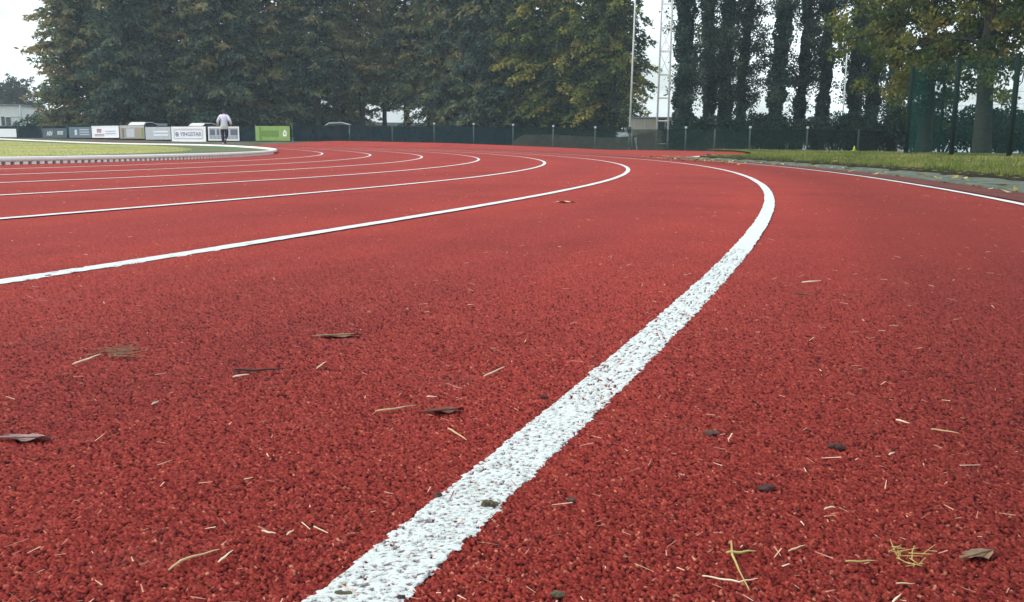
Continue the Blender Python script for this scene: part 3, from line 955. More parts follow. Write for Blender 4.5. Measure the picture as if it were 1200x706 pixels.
# ivy-clad poplars
def ivy_tree(px, Y, wpx, lean, seed, label):
    rnd = np.random.default_rng(seed); loc = spot(px, Y); H = 19 + rnd.uniform(-2, 2)
    rad = .82 * wpx / 2 / F_PX * Y
    t = thing('ivy_clad_poplar', loc, label, 'tree', 'ivy clad trunks behind the lawn')
    ax = lambda z: np.array([lean * z + .12 * math.sin(z * .5 + seed), .1 * math.cos(z * .4 + seed), z])
    tr = MB(); zs = [-.2, .5, 2, 4, 7, 10, 14, H]
    tr.tube([ax(z) for z in zs], [rad * .85, rad * .78, rad * .74, rad * .66, rad * .55, rad * .34, rad * .2, .02], 9)
    C_, D_, S, T = [], [], [], []
    n = 9000
    z = rnd.random(n) * 13.5; a = rnd.random(n) * 6.283
    lump = 1 + .30 * np.sin(z * 1.9 + 3 * np.sin(a + seed)) + .18 * np.sin(z * 4.7 + a * 2)
    rr_ = rad * (.93 - .02 * z) * lump * (.72 + .42 * rnd.random(n))
    cx = lean * z + .12 * np.sin(z * .5 + seed); cy = .1 * np.cos(z * .4 + seed)
    P = np.stack([cx + rr_ * np.cos(a), cy + rr_ * np.sin(a), z], 1)
    C1 = P; D1 = rnd.normal(size=(n, 3)) + np.array([0, 0, -.6]); S1 = rnd.uniform(.12, .24, n); T1 = .45 + rnd.normal(0, .16, n)
    ivy = leaves_mesh('ivy', C1, D1, S1, .85, T1)
    # open upper crown: thin ascending branches with loose leaf sprays
    for i in range(54):
        z0 = rnd.uniform(2.2, H * .9); az = rnd.random() * 6.283; L = rnd.uniform(.9, 2.6) * (1 if z0 < 14 else .7)
        up = rnd.uniform(.3, 1.3); dv = np.array([math.cos(az), math.sin(az), up]); dv /= np.linalg.norm(dv)
        p0 = ax(z0); p1 = p0 + dv * L * .5 + rnd.normal(0, .08, 3); p2 = p0 + dv * L + rnd.normal(0, .15, 3)
        tr.tube([p0, p1, p2], [.05, .03, .008], 4, False)
        for k in range(int(2 + 2.2 * L)):
            s = rnd.uniform(.2, 1.0); c = p0 + (p2 - p0) * s
            w2 = rnd.normal(0, .35, 3); tipp = c + w2
            if k % 2 == 0: tr.tube([c, tipp], [.014, .005], 4, False)
            m_ = 44
            q = c + (tipp - c) * rnd.random((m_, 1)) * 1.2 + rnd.normal(0, .17, (m_, 3)) * np.array([1.2, 1.2, .8])
            C_ += list(q); D_ += list(rnd.normal(size=(m_, 3)) + np.array([0, 0, -.5])); S += list(rnd.uniform(.10, .20, m_)); T += list(.45 + rnd.normal(0, .08) + rnd.normal(0, .14, m_))
    tr.build('trunk', M['bark'], t, True)
    link('ivy', ivy, M['ivy'], t)
    link('crown', leaves_mesh('crown', np.array(C_), np.array(D_), np.array(S), .7, np.array(T)), M['poplar_leaf'], t)
    return t


IV = [(797, 57, 26, .004, 'broad ivy-clad trunk immediately right of the lattice mast'),
      (827, 60, 17, -.006, 'second ivy-clad trunk right of the lattice mast'),
      (846, 58, 17, .008, 'third ivy-clad trunk right of the lattice mast'),
      (866, 61, 12, .022, 'slim leaning ivy-clad trunk, fourth right of the lattice mast'),
      (908, 57, 22, .004, 'broad ivy-clad trunk in the middle of the group with open sky to its left'),
      (936, 60, 14, -.004, 'ivy-clad trunk just right of the broad middle one'),
      (960, 58, 16, .006, 'ivy-clad trunk just left of the wide bright sky gap'),
      (996, 59, 17, .006, 'ivy-clad trunk just right of the thin grey lamp post'),
      (1016, 57, 18, -.004, 'ivy-clad trunk under the left edge of the autumn broadleaf crown'),
      (1042, 55, 12, .010, 'slim ivy-clad trunk left of the tall green netting')]
for i, a in enumerate(IV):
    ivy_tree(*a[:4], 100 + i, a[4])


# broadleaf trees at the right
def broadleaf(seed, H, R, z0, trunk_r, nleaf, leaf=.17, fork=None):
    rnd = np.random.default_rng(seed); tr = MB(); C_, D_, S, T = [], [], [], []
    fork = fork or z0 + 1
    tr.tube([(0, 0, -.3), (0, 0, .2), (.05, 0, fork * .5), (.1, .05, fork), (.0, .1, H * .7), (0, 0, H * .95)],
            [trunk_r * 1.5, trunk_r * 1.15, trunk_r, trunk_r * .85, trunk_r * .35, .03], 10)
    tips = []
    for i in range(26):
        u = i / 26
        zb = fork * .8 + (H * .85 - fork * .8) * u; az = i * 2.4 + rnd.normal(0, .4)
        zc = (z0 + H) / 2
        L = R * math.sqrt(max(.08, 1 - ((zb + .6 - zc) / ((H - z0) / 2)) ** 2)) * rnd.uniform(.7, 1.05)
        p = np.array([.05, .05, zb]); dv = np.array([math.cos(az), math.sin(az), rnd.uniform(.05, .5)])
        pts = [p]
        for k in range(4):
            dv = dv + rnd.normal(0, .22, 3); dv /= np.linalg.norm(dv); p = p + dv * L / 4; p[2] -= .04 * k; pts.append(p)
        tr.tube(pts, [trunk_r * .35 * (1 - .5 * u), trunk_r * .24, trunk_r * .15, .04, .012], 6, False)
        for k in range(1, 5):
            for j in range(3):
                e = pts[k] + rnd.normal(0, .55 + .1 * k, 3) * np.array([1, 1, .8]); tips.append(e)
                if j == 0: tr.tube([pts[k], (pts[k] + e) / 2 + rnd.normal(0, .1, 3), e], [.03, .02, .006], 4, False)
    tips = np.array(tips); per = nleaf // len(tips)
    for e in tips:
        rc_ = rnd.uniform(.35, .75); bt = rnd.normal(0, .16)
        q = rnd.normal(size=(per, 3)); q /= np.linalg.norm(q, axis=1, keepdims=True)
        q = e + q * (rc_ * rnd.random((per, 1)) ** .5) * np.array([1, 1, .7])
        C_.append(q); D_.append(rnd.normal(size=(per, 3)) + np.array([0, 0, -.7])); S.append(rnd.uniform(.6, 1.2, per) * leaf); T.append(.45 + bt + rnd.normal(0, .14, per))
    return tr, (np.concatenate(C_), np.concatenate(D_), np.concatenate(S), .62, np.concatenate(T))


B1 = broadleaf(5, 12.5, 5.0, 2.8, .30, 30000, .20, 3.0)
B2 = broadleaf(6, 13.5, 4.8, 3.3, .31, 28000, .19, 4.0)
make_tree('autumn_broadleaf', spot(1082, 41), 'olive yellow broadleaf tree with low branches over the green netting', *B1, M['oak_leaf'], group='autumn broadleaf trees at the right', rz=.6)
tb = make_tree('autumn_broadleaf', spot(1150, 37), 'stout broadleaf tree whose trunk stands between the two tallest fence posts', *B2, M['oak_leaf'], group='autumn broadleaf trees at the right', rz=2.2)
copy_thing(tb, spot(1275, 35), 4.1, 'broadleaf tree at the right edge reaching over the last fence post')


# shrubs
def shrub_data(seed, w, h, n, leaf):
    rnd = np.random.default_rng(seed)
    C_, D_, T, S = [], [], [], []
    for k in range(14):
        c = np.array([rnd.normal(0, w * .33), rnd.normal(0, w * .25), rnd.uniform(.25, .8) * h]); r_ = rnd.uniform(.3, .55) * w * .6
        q = rnd.normal(size=(n // 14, 3)); q /= np.linalg.norm(q, axis=1, keepdims=True)
        p = c + q * r_ * rnd.random((n // 14, 1)) ** .35 * np.array([1, 1, .8]); p[:, 2] = np.abs(p[:, 2])
        C_.append(p); D_.append(q + rnd.normal(0, .8, (n // 14, 3))); T.append(.45 + rnd.normal(0, .1) + rnd.normal(0, .14, n // 14)); S.append(rnd.uniform(.6, 1.2, n // 14) * leaf)
    return np.concatenate(C_), np.concatenate(D_), np.concatenate(S), .6, np.concatenate(T)


def make_shrub(seed, w, h, n, leaf, loc, label, mat, group):
    t = thing('shrub', loc, label, 'shrub', group, random.random() * 6)
    st = MB()
    for k in range(6):
        a = k * 1.05; st.tube([(0.1 * math.cos(a), .1 * math.sin(a), -.1), (w * .2 * math.cos(a), w * .2 * math.sin(a), h * .4), (w * .33 * math.cos(a), w * .33 * math.sin(a), h * .75)], [.05, .03, .01], 5)
    st.build('stem', M['bark'], t, True)
    link('foliage', leaves_mesh('foliage', *shrub_data(seed, w, h, n, leaf)), mat, t)
    return t


SH = [(798, 54.5, 'under the broad ivy-clad trunk right of the mast'), (830, 55, 'under the second and third ivy-clad trunks'), (862, 54, 'at the right foot of the earth bank'),
      (892, 54, 'behind the fence left of the broad middle ivy trunk'), (920, 53, 'behind the fence right of the broad middle ivy trunk'), (950, 54, 'behind the fence below the wide bright sky gap'),
      (980, 53, 'at the foot of the thin grey lamp post'), (1010, 51, 'behind the yellow green cone'), (1040, 50, 'left of the tall green netting'), (1072, 46, 'seen through the folded green netting'),
      (1105, 45, 'seen through the netting left of the middle fence post'), (1138, 46, 'at the foot of the stout broadleaf trunk'), (1172, 46, 'left of the last tall fence post'), (1210, 45, 'right of the last tall fence post')]
sp_ = [make_shrub(300, 2.4, 1.9, 4200, .17, spot(*SH[0][:2]), 'dark shrub ' + SH[0][2], M['shrub'], 'dark shrubs behind the lawn'),
       make_shrub(301, 2.6, 2.2, 4200, .17, spot(*SH[1][:2]), 'dark shrub ' + SH[1][2], M['shrub'], 'dark shrubs behind the lawn')]
for i, (px, Y, l) in enumerate(SH[2:]):
    copy_thing(sp_[i % 2], spot(px, Y), random.random() * 6, 'dark shrub ' + l, random.uniform(.9, 1.15))
SL = [(45, 'at the left end of the conifer row'), (76, 'behind the slate banner with pale letters'), (108, 'behind the blue grey banner'), (140, 'behind the banner with crimson letters'), (172, 'behind the tan banner'),
      (206, 'behind the left half of the white bordered banner'), (240, 'behind the right half of the white bordered banner'), (272, 'behind the jogger'), (305, 'behind the left half of the green banner'), (336, 'behind the right half of the green banner'),
      (366, 'just right of the green banner'), (548, 'under the dark conifers right of the bright gap'), (585, 'under the last dark conifer'), (622, 'under the first yellowing conifer'), (660, 'under the middle yellowing conifer'), (700, 'under the last yellowing conifer')]
for i, (px, Y, l) in enumerate(SHG):
    copy_thing(sp_[i % 2], spot(px, Y), random.random() * 6, 'low dark shrub under the conifers ' + l, random.uniform(1.0, 1.3))['group'] = 'low shrubs under the conifers'
for i, (px, l) in enumerate(SL):
    copy_thing(sp_[i % 2], spot(px, 88 - 14 * max(0, (px - 400) / 340)), random.random() * 6, 'low dark shrub ' + l, random.uniform(1.15, 1.45))['group'] = 'low shrubs under the conifers'

# far trees at the left and far hedge at the right
FT = broadleaf(9, 11, 4.6, 1.8, .25, 12000, .30, 2.4)
ft = make_tree('distant_tree', spot(22, 150), 'hazy distant tree rising just left of the conifer row', *FT, M['far_leaf'], group='distant trees at the left')
copy_thing(ft, spot(-12, 155), 2, 'hazy distant tree at the left edge above the white building', .9)
copy_thing(ft, spot(4, 170), 4, 'hazy distant tree between the two others, farther back', 1.0)
copy_thing(ft, spot(-60, 150), 1, 'hazy distant tree beyond the left edge', 1.0)
for i, (px, l) in enumerate(((1178, 'left'), (1205, 'middle'), (1235, 'right'))):
    copy_thing(sp_[i % 2], spot(px, 96), i, 'hazy far shrub below the open sky at the right, %s of three' % l, (2.6, 2.6, 1.9))['group'] = 'far shrubs at the right'

# ------------------------------------------------------------------ far buildings seen through the trunks
def building(loc, rz, w, dpt, h, nwin, label, group=None):
    t = thing('white_building', loc, label, 'building', group, rz)
    MB().box((0, 0, h / 2 - .2), (w, dpt, h + .4), 0).build('wall', M['wall_white'], t)
    MB().box((0, 0, h + .08), (w + .5, dpt + .5, .16), 0, .02).build('roof', M['roof'], t)
    for i in range(nwin):
        x_ = -w / 2 + w * (i + .5) / nwin
        f = MB()
        for q in ((-.62, 0, .08, 1.2), (.62, 0, .08, 1.2), (0, .6, 1.32, .08), (0, -.6, 1.32, .08)):
            f.box((x_ + q[0], -dpt / 2 - .03, h * .55 + q[1]), (q[2], .06, q[3]))
        wf = f.build('window', M['galv'], t)
        MB().box((x_, -dpt / 2 - .012, h * .55), (1.16, .02, 1.12)).build('pane', M['win'], wf)
    return t


building(spot(458, 128), .05, 13, 6, 2.9, 4, 'low white building showing through the gap between the conifer trunks')
building(spot(395, 131), .0, 5, 5, 2.2, 2, 'small white building left of the bright gap between the trunks')
building(spot(4, 118), .1, 6.5, 5, 4.3, 2, 'white flat roofed building at the left edge below the distant trees')


# ------------------------------------------------------------------ cars parked behind the fence
def car(loc, rz, paintm, label):
    t = thing('parked_car', loc, label, 'car', 'cars parked behind the banners', rz)
    lower = [(-2.1, .35), (-2.15, .75), (-1.6, .88), (-.75, .95), (1.45, .98), (2.1, .85), (2.15, .4)]
    cab = [(-.85, .95), (-.1, 1.42), (.9, 1.46), (1.55, 1.30), (1.95, .95)]
    b = MB().prism(lower, 'y', -.82, .82); b.prism([(-.12, 1.39), (-.05, 1.44), (.95, 1.48), (1.55, 1.33), (1.5, 1.28)], 'y', -.64, .64)
    b.prism([(-.82, .94), (-.12, 1.40), (-.02, 1.40), (-.66, .94)], 'y', -.70, .70)
    b.build('body', paintm, t)
    g = MB().prism([(-.74, .952), (-.08, 1.375), (.9, 1.42), (1.48, 1.27), (1.85, .955)], 'y', -.66, .66); g.build('window', M['glass'], t)
    for sx in (-1.35, 1.35):
        for sy in (-.78, .78):
            w = MB(); n = 18
            w.prism([(sx + .32 * math.cos(2 * math.pi * k / n), .32 + .32 * math.sin(2 * math.pi * k / n)) for k in range(n)], 'y', sy - .09, sy + .09)
            w.build('wheel', M['tyre'], t)
    return t


car(spot(164, 76), 1.35, M['car_white'], 'white car whose roof shows above the tan banner')
car(spot(188, 80), 1.7, M['car_grey'], 'silver car whose roof shows above the grey banner')
car(spot(234, 75), 1.2, M['car_white'], 'white car whose roof shows above the white bordered banner')
car(spot(388, 70), .1, M['car_white'], 'white car behind the dark screen right of the green banner')
car(spot(434, 78), .0, M['car_grey'], 'silver car behind the dark screen below the bright gap')

# ------------------------------------------------------------------ screened perimeter fence
FP = [(1062, 47.5), (1005, 46.5), (945, 46), (878, 46.5), (837, 47.2), (803, 48), (740, 49.5), (697, 50.5), (648, 51.5), (601, 52.5), (555, 54), (509, 56.5), (460, 59), (410, 61), (343, 62), (300, 63),
      (250, 65), (203, 67), (172, 69), (142, 71.5), (109, 74), (80, 76), (50, 78), (22, 80), (-15, 81), (-60, 83), (-110, 85)]
fence = thing('perimeter_fence', spot(600, 52.5), 'low dark fence with mesh screens and pale post caps running behind the track', 'fence')
fo = fence.location
pp = [Vector(spot(*q)) for q in FP]
FH = 1.06
for i, (p, (px, Y)) in enumerate(zip(pp, FP)):
    q = p - fo
    post = MB().tube([q + Vector((0, 0, -.2)), q + Vector((0, 0, FH + .06))], .035, 8).build('post', M['grey_post'], fence, True)
    if 480 < px < 960 and px not in (740, 837):
        MB().box(q + Vector((0, -.02, FH + .12)), (.12, .12, .11), 0, .03).build('cap', M['cap'], post)
    if i:
        a, b = pp[i - 1] - fo, q
        u = (b - a).normalized()
        MB().tube([a + Vector((0, 0, FH)), b + Vector((0, 0, FH))], .022, 6).build('rail', M['green_post'], fence, True)
        mid = (px + FP[i - 1][0]) / 2
        a2, b2 = a + u * .05, b - u * .05
        lo = -.04
        vs = [a2 + Vector((0, 0, lo)), b2 + Vector((0, 0, lo)), b2 + Vector((0, 0, FH - .03)), a2 + Vector((0, 0, FH - .03))]
        nrm = Vector((-u.y, u.x, 0)) * .004
        mb = MB().add([v + nrm for v in vs] + [v - nrm for v in vs], [(0, 1, 2, 3), (7, 6, 5, 4)])
        mb.build('mesh_panel', M['screen'] if mid < 620 else M['chain'], fence)


def fence_at(px):
    for (a, ya), (b, yb) in zip(FP[:-1], FP[1:]):
        if b <= px <= a:
            pa, pb = Vector(spot(a, ya)), Vector(spot(b, yb)); bu = bearing(px)
            # intersect the line of sight with the fence in plan
            den = (pb.x - pa.x) - bu * (pb.y - pa.y); s = (bu * pa.y - pa.x) / den
            return pa.lerp(pb, s), (pa - pb).normalized()


def text_mesh(txt, size, mat, name='lettering', parent=None, M4=None, xscale=1.0, bold=0.0):
    cu = bpy.data.curves.new(name, 'FONT'); cu.body = txt; cu.size = size; cu.align_x = 'CENTER'; cu.align_y = 'CENTER'; cu.offset = bold; cu.extrude = .004
    o = bpy.data.objects.new('tmp', cu); COL.objects.link(o)
    dg = bpy.context.evaluated_depsgraph_get(); me = bpy.data.meshes.new_from_object(o.evaluated_get(dg))
    bpy.data.objects.remove(o); bpy.data.curves.remove(cu)
    me.transform(Matrix.Diagonal((xscale, 1, 1, 1)))
    if M4 is not None: me.transform(M4)
    me.name = name
    return link(name, me, mat, parent)


def banner(pl, pr, h, z0, label, board, frame=None, deco=None, fw=.07):
    A, u = fence_at(pl); B, _ = fence_at(pr)
    u = (B - A); u.z = 0; W = u.length; u.normalize()
    n = Vector((u.y, -u.x, 0))
    c = (A + B) / 2 + n * .09
    rz = math.atan2(u.y, u.x)
    t = thing('banner', (c.x, c.y, (A.z + B.z) / 2 + z0), label, 'banner', 'banners hung along the fence', rz)
    MB().box((0, 0, h / 2), (W, .03, h), 0, .006).build('board', board, t)
    if frame:
        f = MB()
        for q in ((0, fw / 2, W, fw), (0, h - fw / 2, W, fw)):
            f.box((q[0], -.021, q[1]), (q[2], .014, q[3]))
        for sx in (-1, 1):
            f.box((sx * (W - fw) / 2, -.021, h / 2), (fw, .014, h - 2 * fw))
        f.build('border', frame, t)
    RX = Matrix.Rotation(math.pi / 2, 4, 'X')
    if deco: deco(t, W, h, RX)
    return t


def lettering(t, txt, x, z, size, mat, RX, xs=1.0, bold=.0):
    return text_mesh(txt, size, mat, 'lettering', t, Matrix.Translation((x, -.024, z)) @ RX, xs, bold)


def ring(x, z, r, th, mat, t, name='emblem'):
    n = 28; vs = []
    for k in range(n):
        a = 2 * math.pi * k / n
        for rr_ in (r, r - th): vs.append((x + rr_ * math.cos(a), -.03, z + rr_ * math.sin(a)))
    fs = [(2 * k, 2 * k + 1, (2 * k + 3) % (2 * n), (2 * k + 2) % (2 * n)) for k in range(n)]
    return MB().add(vs, fs).build(name, mat, t)


def deco_white(t, W, h, RX):
    # rounded dark outline
    n = []; w2, h2, r = W * .42, h * .31, h * .10
    for cx_, cz_, a0 in ((w2 - r, h2 - r, 0), (-w2 + r, h2 - r, 90), (-w2 + r, -h2 + r, 180), (w2 - r, -h2 + r, 270)):
        for k in range(7):
            a = (a0 + 15 * k) * DEG; n.append((cx_, cz_, math.cos(a), math.sin(a)))
    vs = []
    for cx_, cz_, ca, sa in n:
        for q in (r, r - .035): vs.append((cx_ + q * ca, -.026, h / 2 + cz_ + q * sa))
    m_ = len(n)
    MB().add(vs, [(2 * k, 2 * k + 1, (2 * k + 3) % (2 * m_), (2 * k + 2) % (2 * m_)) for k in range(m_)]).build('outline', M['ink_mid'], t)
    ring(-W * .335, h * .5, h * .15, .06, M['ink_dark'], t)
    MB().box((-W * .335, -.03, h * .5), (.22, .006, .06)).build('emblem', M['ink_dark'], t)
    lettering(t, 'YINGSTAR', W * .065, h * .5, h * .36, M['ink_mid'], RX, W * .66 / (h * .36 * 5.0), .008)


def deco_second(t, W, h, RX):
    for x_, w_ in ((-.36, .16), (-.18, .07), (.34, .22)):
        MB().box((x_ * W, -.026, h * .60), (w_ * W, .012, h * .42)).build('picture', M['ink_dark'], t)
    MB().box((.0, -.026, h * .60), (.22 * W, .012, h * .36)).build('picture', M['ink_mid'], t)
    for k in range(2):
        for i in range(8):
            MB().box(((-.4 + i * .115) * W, -.024, h * (.27 - .1 * k)), (.085 * W, .008, h * .045)).build('text_line', M['ink_mid'], t)


def deco_green(t, W, h, RX):
    MB().box((-.08 * W, -.026, h * .5), (.5 * W, .008, h * .40)).build('panel', M['ink_green'], t)
    # white house shaped emblem with a round opening
    bm = bmesh.new(); out_ = [(-.13, -.2), (.13, -.2), (.16, .05), (0, .26), (-.16, .05)]
    mb = MB(); nn = 20; vs = []
    import itertools
    def ray_out(a):
        best = 9
        for (x1, y1), (x2, y2) in zip(out_, out_[1:] + out_[:1]):
            dx, dy = math.cos(a), math.sin(a); ex, ey = x2 - x1, y2 - y1; den = dx * ey - dy * ex
            if abs(den) < 1e-9: continue
            tt_ = (x1 * ey - y1 * ex) / den; s_ = (x1 * dy - y1 * dx) / den
            if tt_ > 0 and -.001 <= s_ <= 1.001: best = min(best, tt_)
        return best
    for k in range(nn):
        a = 2 * math.pi * k / nn
        for q in (ray_out(a), .07): vs.append((W * .36 + q * math.cos(a), -.03, h * .5 + q * math.sin(a)))
    bm.free()
    mb.add(vs, [(2 * k, 2 * k + 1, (2 * k + 3) % (2 * nn), (2 * k + 2) % (2 * nn)) for k in range(nn)]).build('emblem', M['ban_frame'], t)
    MB().box((-.36 * W, -.026, h * .5), (.06 * W, .01, h * .86)).build('stripe', M['ink_green'], t)


def deco_red(t, W, h, RX):
    lettering(t, 'SPORT', -W * .22, h * .58, h * .42, M['ink_red'], RX, .62, .012)
    for k in range(2):
        MB().box((-W * .22, -.024, h * (.28 - .12 * k)), (W * .36, .008, h * .06)).build('text_line', M['ink_red'], t)
    for k in range(2):
        MB().box((W * .2, -.024, h * (.55 - .2 * k)), (W * .38, .008, h * .08)).build('text_line', M['ban_grey'], t)


def deco_slate(t, W, h, RX):
    lettering(t, 'ASV', -W * .2, h * .45, h * .62, M['ink_pale'], RX, 1.0, .02)
    lettering(t, 'SPORT', W * .24, h * .5, h * .5, M['ink_pale'], RX, .72, .02)


def deco_blue(t, W, h, RX):
    MB().box((-W * .18, -.024, h * .5), (.1 * W, .008, h * .5)).build('emblem', M['ink_pale'], t)
    for k in range(3):
        MB().box((W * .2, -.024, h * (.75 - .22 * k)), (W * .42, .008, h * .11)).build('text_line', M['ban_grey'], t)


def deco_tan(t, W, h, RX):
    for x_, w_, m_ in ((-.36, .06, 'ink_dark'), (-.05, .34, 'ban_grey'), (.42, .06, 'ink_green')):
        MB().box((x_ * W, -.024, h * .42), (w_ * W, .008, h * .66)).build('panel', M[m_], t)
    MB().box((0, -.024, h * .86), (.98 * W, .008, h * .1)).build('panel', M['ban_grey'], t)


def deco_grey(t, W, h, RX):
    MB().box((-.2 * W, -.024, h * .48), (.5 * W, .008, h * .5)).build('panel', M['ban_white'], t) if False else None
    for k in range(2):
        MB().box((.12 * W, -.024, h * (.62 - .26 * k)), (.56 * W, .008, h * .10)).build('text_line', M['ban_white'], t)


banner(203, 243, 1.08, -.06, 'white banner with a bright border and a rounded dark outline round its lettering', M['ban_white'], M['ban_frame'], deco_white, .11)
banner(246, 282, .96, .04, 'white bordered banner with dark pictures behind the jogger', M['ban_grey'], M['ban_frame'], deco_second, .07)
banner(301, 341, .98, .02, 'green banner with a white house shaped emblem', M['ban_green'], None, deco_green)
banner(172.5, 202, .92, .06, 'plain pale grey banner left of the white bordered one', M['ban_grey'], None, deco_grey)
banner(142.5, 171.5, 1.02, .08, 'tan banner with vertical panels', M['ban_brown'], None, deco_tan)
banner(110, 141.5, .92, .12, 'white banner with crimson letters at its left end', M['ban_white'], M['ban_frame'], deco_red, .05)
banner(83, 109, .86, .1, 'blue grey banner with faint pale marks', M['ban_blue'], None, deco_blue)
banner(52, 80.5, .78, .08, 'dark slate banner with large pale letters', M['ban_dark'], None, deco_slate)
banner(-20, 21, .72, .1, 'plain white hoarding at the left edge', M['ban_frame'], None, None)

# ------------------------------------------------------------------ goal frame at the far left
g = thing('goal_frame', spot(17, 84), 'pale green goal frame behind the white hoarding at the left edge', 'goal', rz=.2)
gb = MB()
for x_ in (-.62, .62):
    gb.tube([(x_, 0, 0), (x_, 0, 1.95)], .04, 8); gb.tube([(x_, 0, 1.95), (x_ * 1.05, 1.0, 0)], .025, 6)
gb.tube([(-.66, 0, 1.95), (.66, 0, 1.95)], .04, 8); gb.build('frame', M['goal'], g, True)
nb = MB()
for k in range(9):
    s = k / 8; nb.tube([(-.62 + 1.24 * s, 0, 1.95), (-.65 + 1.3 * s, 1.0, 0)], .006, 4)
for k in range(1, 8):
    s = k / 8; nb.tube([(-.63, s, 1.95 * (1 - s)), (.63, s, 1.95 * (1 - s))], .006, 4)
nb.build('net', M['goal'], g)
x_, y_, z_ = spot(27, 86)
pt = MB().tube([(0, 0, -.2), (0, 0, 3.1)], .06, 10).build('flag_pole', M['goal'], None, True); pt.location = (x_, y_, z_)
tag(pt, 'pale green upright pole right of the goal frame', 'pole')

# ------------------------------------------------------------------ earth bank, cabin, masts
V = []; nx, ny = 90, 14
bx0, bx1 = spot(585, 56)[0], spot(882, 53)[0]
for j in range(ny):
    for i in range(nx):
        s = i / (nx - 1); q = j / (ny - 1)
        x_ = bx0 + (bx1 - bx0) * s; y_ = 55.5 - 3.5 * s + 5.5 * q
        prof = math.sin(math.pi * min(1, q * 1.25 + .0)) if q < .8 else 0
        prof = ss(q / .4) * (1 - ss((q - .6) / .4))
        ends = ss(s / .12) * ss((1 - s) / .13)
        hgt = float(.80 + .52 * ss((s - .50) / .25)) * float(prof) * float(ends) * (1 + .10 * mnoise.noise(Vector((x_ * .4, y_ * .4, 0)))) + .05 * mnoise.noise(Vector((x_ * 2, y_ * 2, 4)))
        V.append((x_, y_, Z(x_, y_) - .05 + hgt))
me = mesh_np('earth_bank', np.array(V), grid_faces(ny, nx)); me.polygons.foreach_set('use_smooth', [True] * len(me.polygons))
tag(link('earth_bank', me, M['mound']), 'brown earth bank with a grassy top behind the wire fence below the mast', 'earth bank', kind='structure')

cab = thing('equipment_cabin', spot(761, 62.5), 'small cream cabin with a dark doorway behind the earth bank', 'cabin', rz=-.05)
MB().box((0, 0, 1.05), (2.75, 1.8, 2.1), 0).build('wall', M['wall_cream'], cab)
MB().box((0, 0, 2.14), (2.95, 2.0, .09), 0, .02).build('roof', M['roof'], cab)
d_ = MB().box((.62, -.915, 1.2), (.5, .03, 1.7), 0, .01).build('door', M['door'], cab)
MB().box((.80, -.945, 1.25), (.05, .04, .12), 0, .01).build('handle', M['galv'], d_)
wf = MB().box((1.15, -.91, 1.55), (.34, .03, .8), 0, .01).build('window', M['win'], cab)
for x_ in (-1.15, -.45): MB().box((x_, -.906, 1.05), (.05, .018, 2.0)).build('batten', M['ban_grey'], cab)

mast = thing('lattice_mast', spot(775.5, 51.2), 'tall galvanised lattice mast standing at the track edge', 'mast', rz=-.16)
HM = 15; w = .31
for sx in (-1, 1):
    for sy in (-1, 1):
        MB().tube([(sx * w, sy * w, -.2), (sx * w * .8, sy * w * .8, HM)], .052, 8).build('leg', M['galv'], mast, True)
st = 1.25; k = 0; zz = .35
while zz < HM - st:
    f0, f1 = w * (1 - .2 * zz / HM), w * (1 - .2 * (zz + st) / HM)
    sg = 1 if k % 2 else -1
    br = MB()
    for a, b in (((-1, -1), (1, -1)), ((1, -1), (1, 1)), ((1, 1), (-1, 1)), ((-1, 1), (-1, -1))):
        br.tube([(a[0] * f0, a[1] * f0, zz), (b[0] * f0, b[1] * f0, zz)], .026, 5)
        if zz > 2.0 or True:
            p, q = (a, b) if sg > 0 else (b, a)
            if zz > 3: br.tube([(p[0] * f0, p[1] * f0, zz), (q[0] * f1, q[1] * f1, zz + st)], .018, 5)
    br.build('bracing', M['galv'], mast); zz += st; k += 1
pole = thing('slim_mast', spot(737, 51.4), 'slim grey pole left of the lattice mast', 'pole')
MB().tube([(0, 0, -.2), (.08, 0, 6), (.2, 0, 16)], [.055, .045, .035], 10).build('shaft', M['galv'], pole, True)
MB().box((0, -.11, 1.1), (.18, .12, .34), 0, .02).build('junction_box', M['grey_post'], pole)
lp = thing('lamp_post', spot(985, 55), 'thin grey lamp post in the bright gap between ivy-clad trunks', 'lamp post')
MB().tube([(0, 0, -.2), (0, 0, 3), (.0, 0, 6.5)], [.06, .045, .035], 8).build('shaft', M['galv'], lp, True)
MB().box((.18, 0, 6.52), (.5, .16, .09), 0, .03).build('lamp_head', M['galv'], lp)
sp2 = MB().tube([(.05, 0, 0), (-.03, 0, .55)], .035, 8); sp2.box((-.04, 0, .6), (.13, .05, .2), .2, .01)
o = sp2.build('marker_stake', M['cap']); o.location = spot(745.5, 52.2); o.location.z += .28
o.location.z -= .28
tag(o, 'short pale tilted stake between the slim pole and the lattice mast', 'stake')

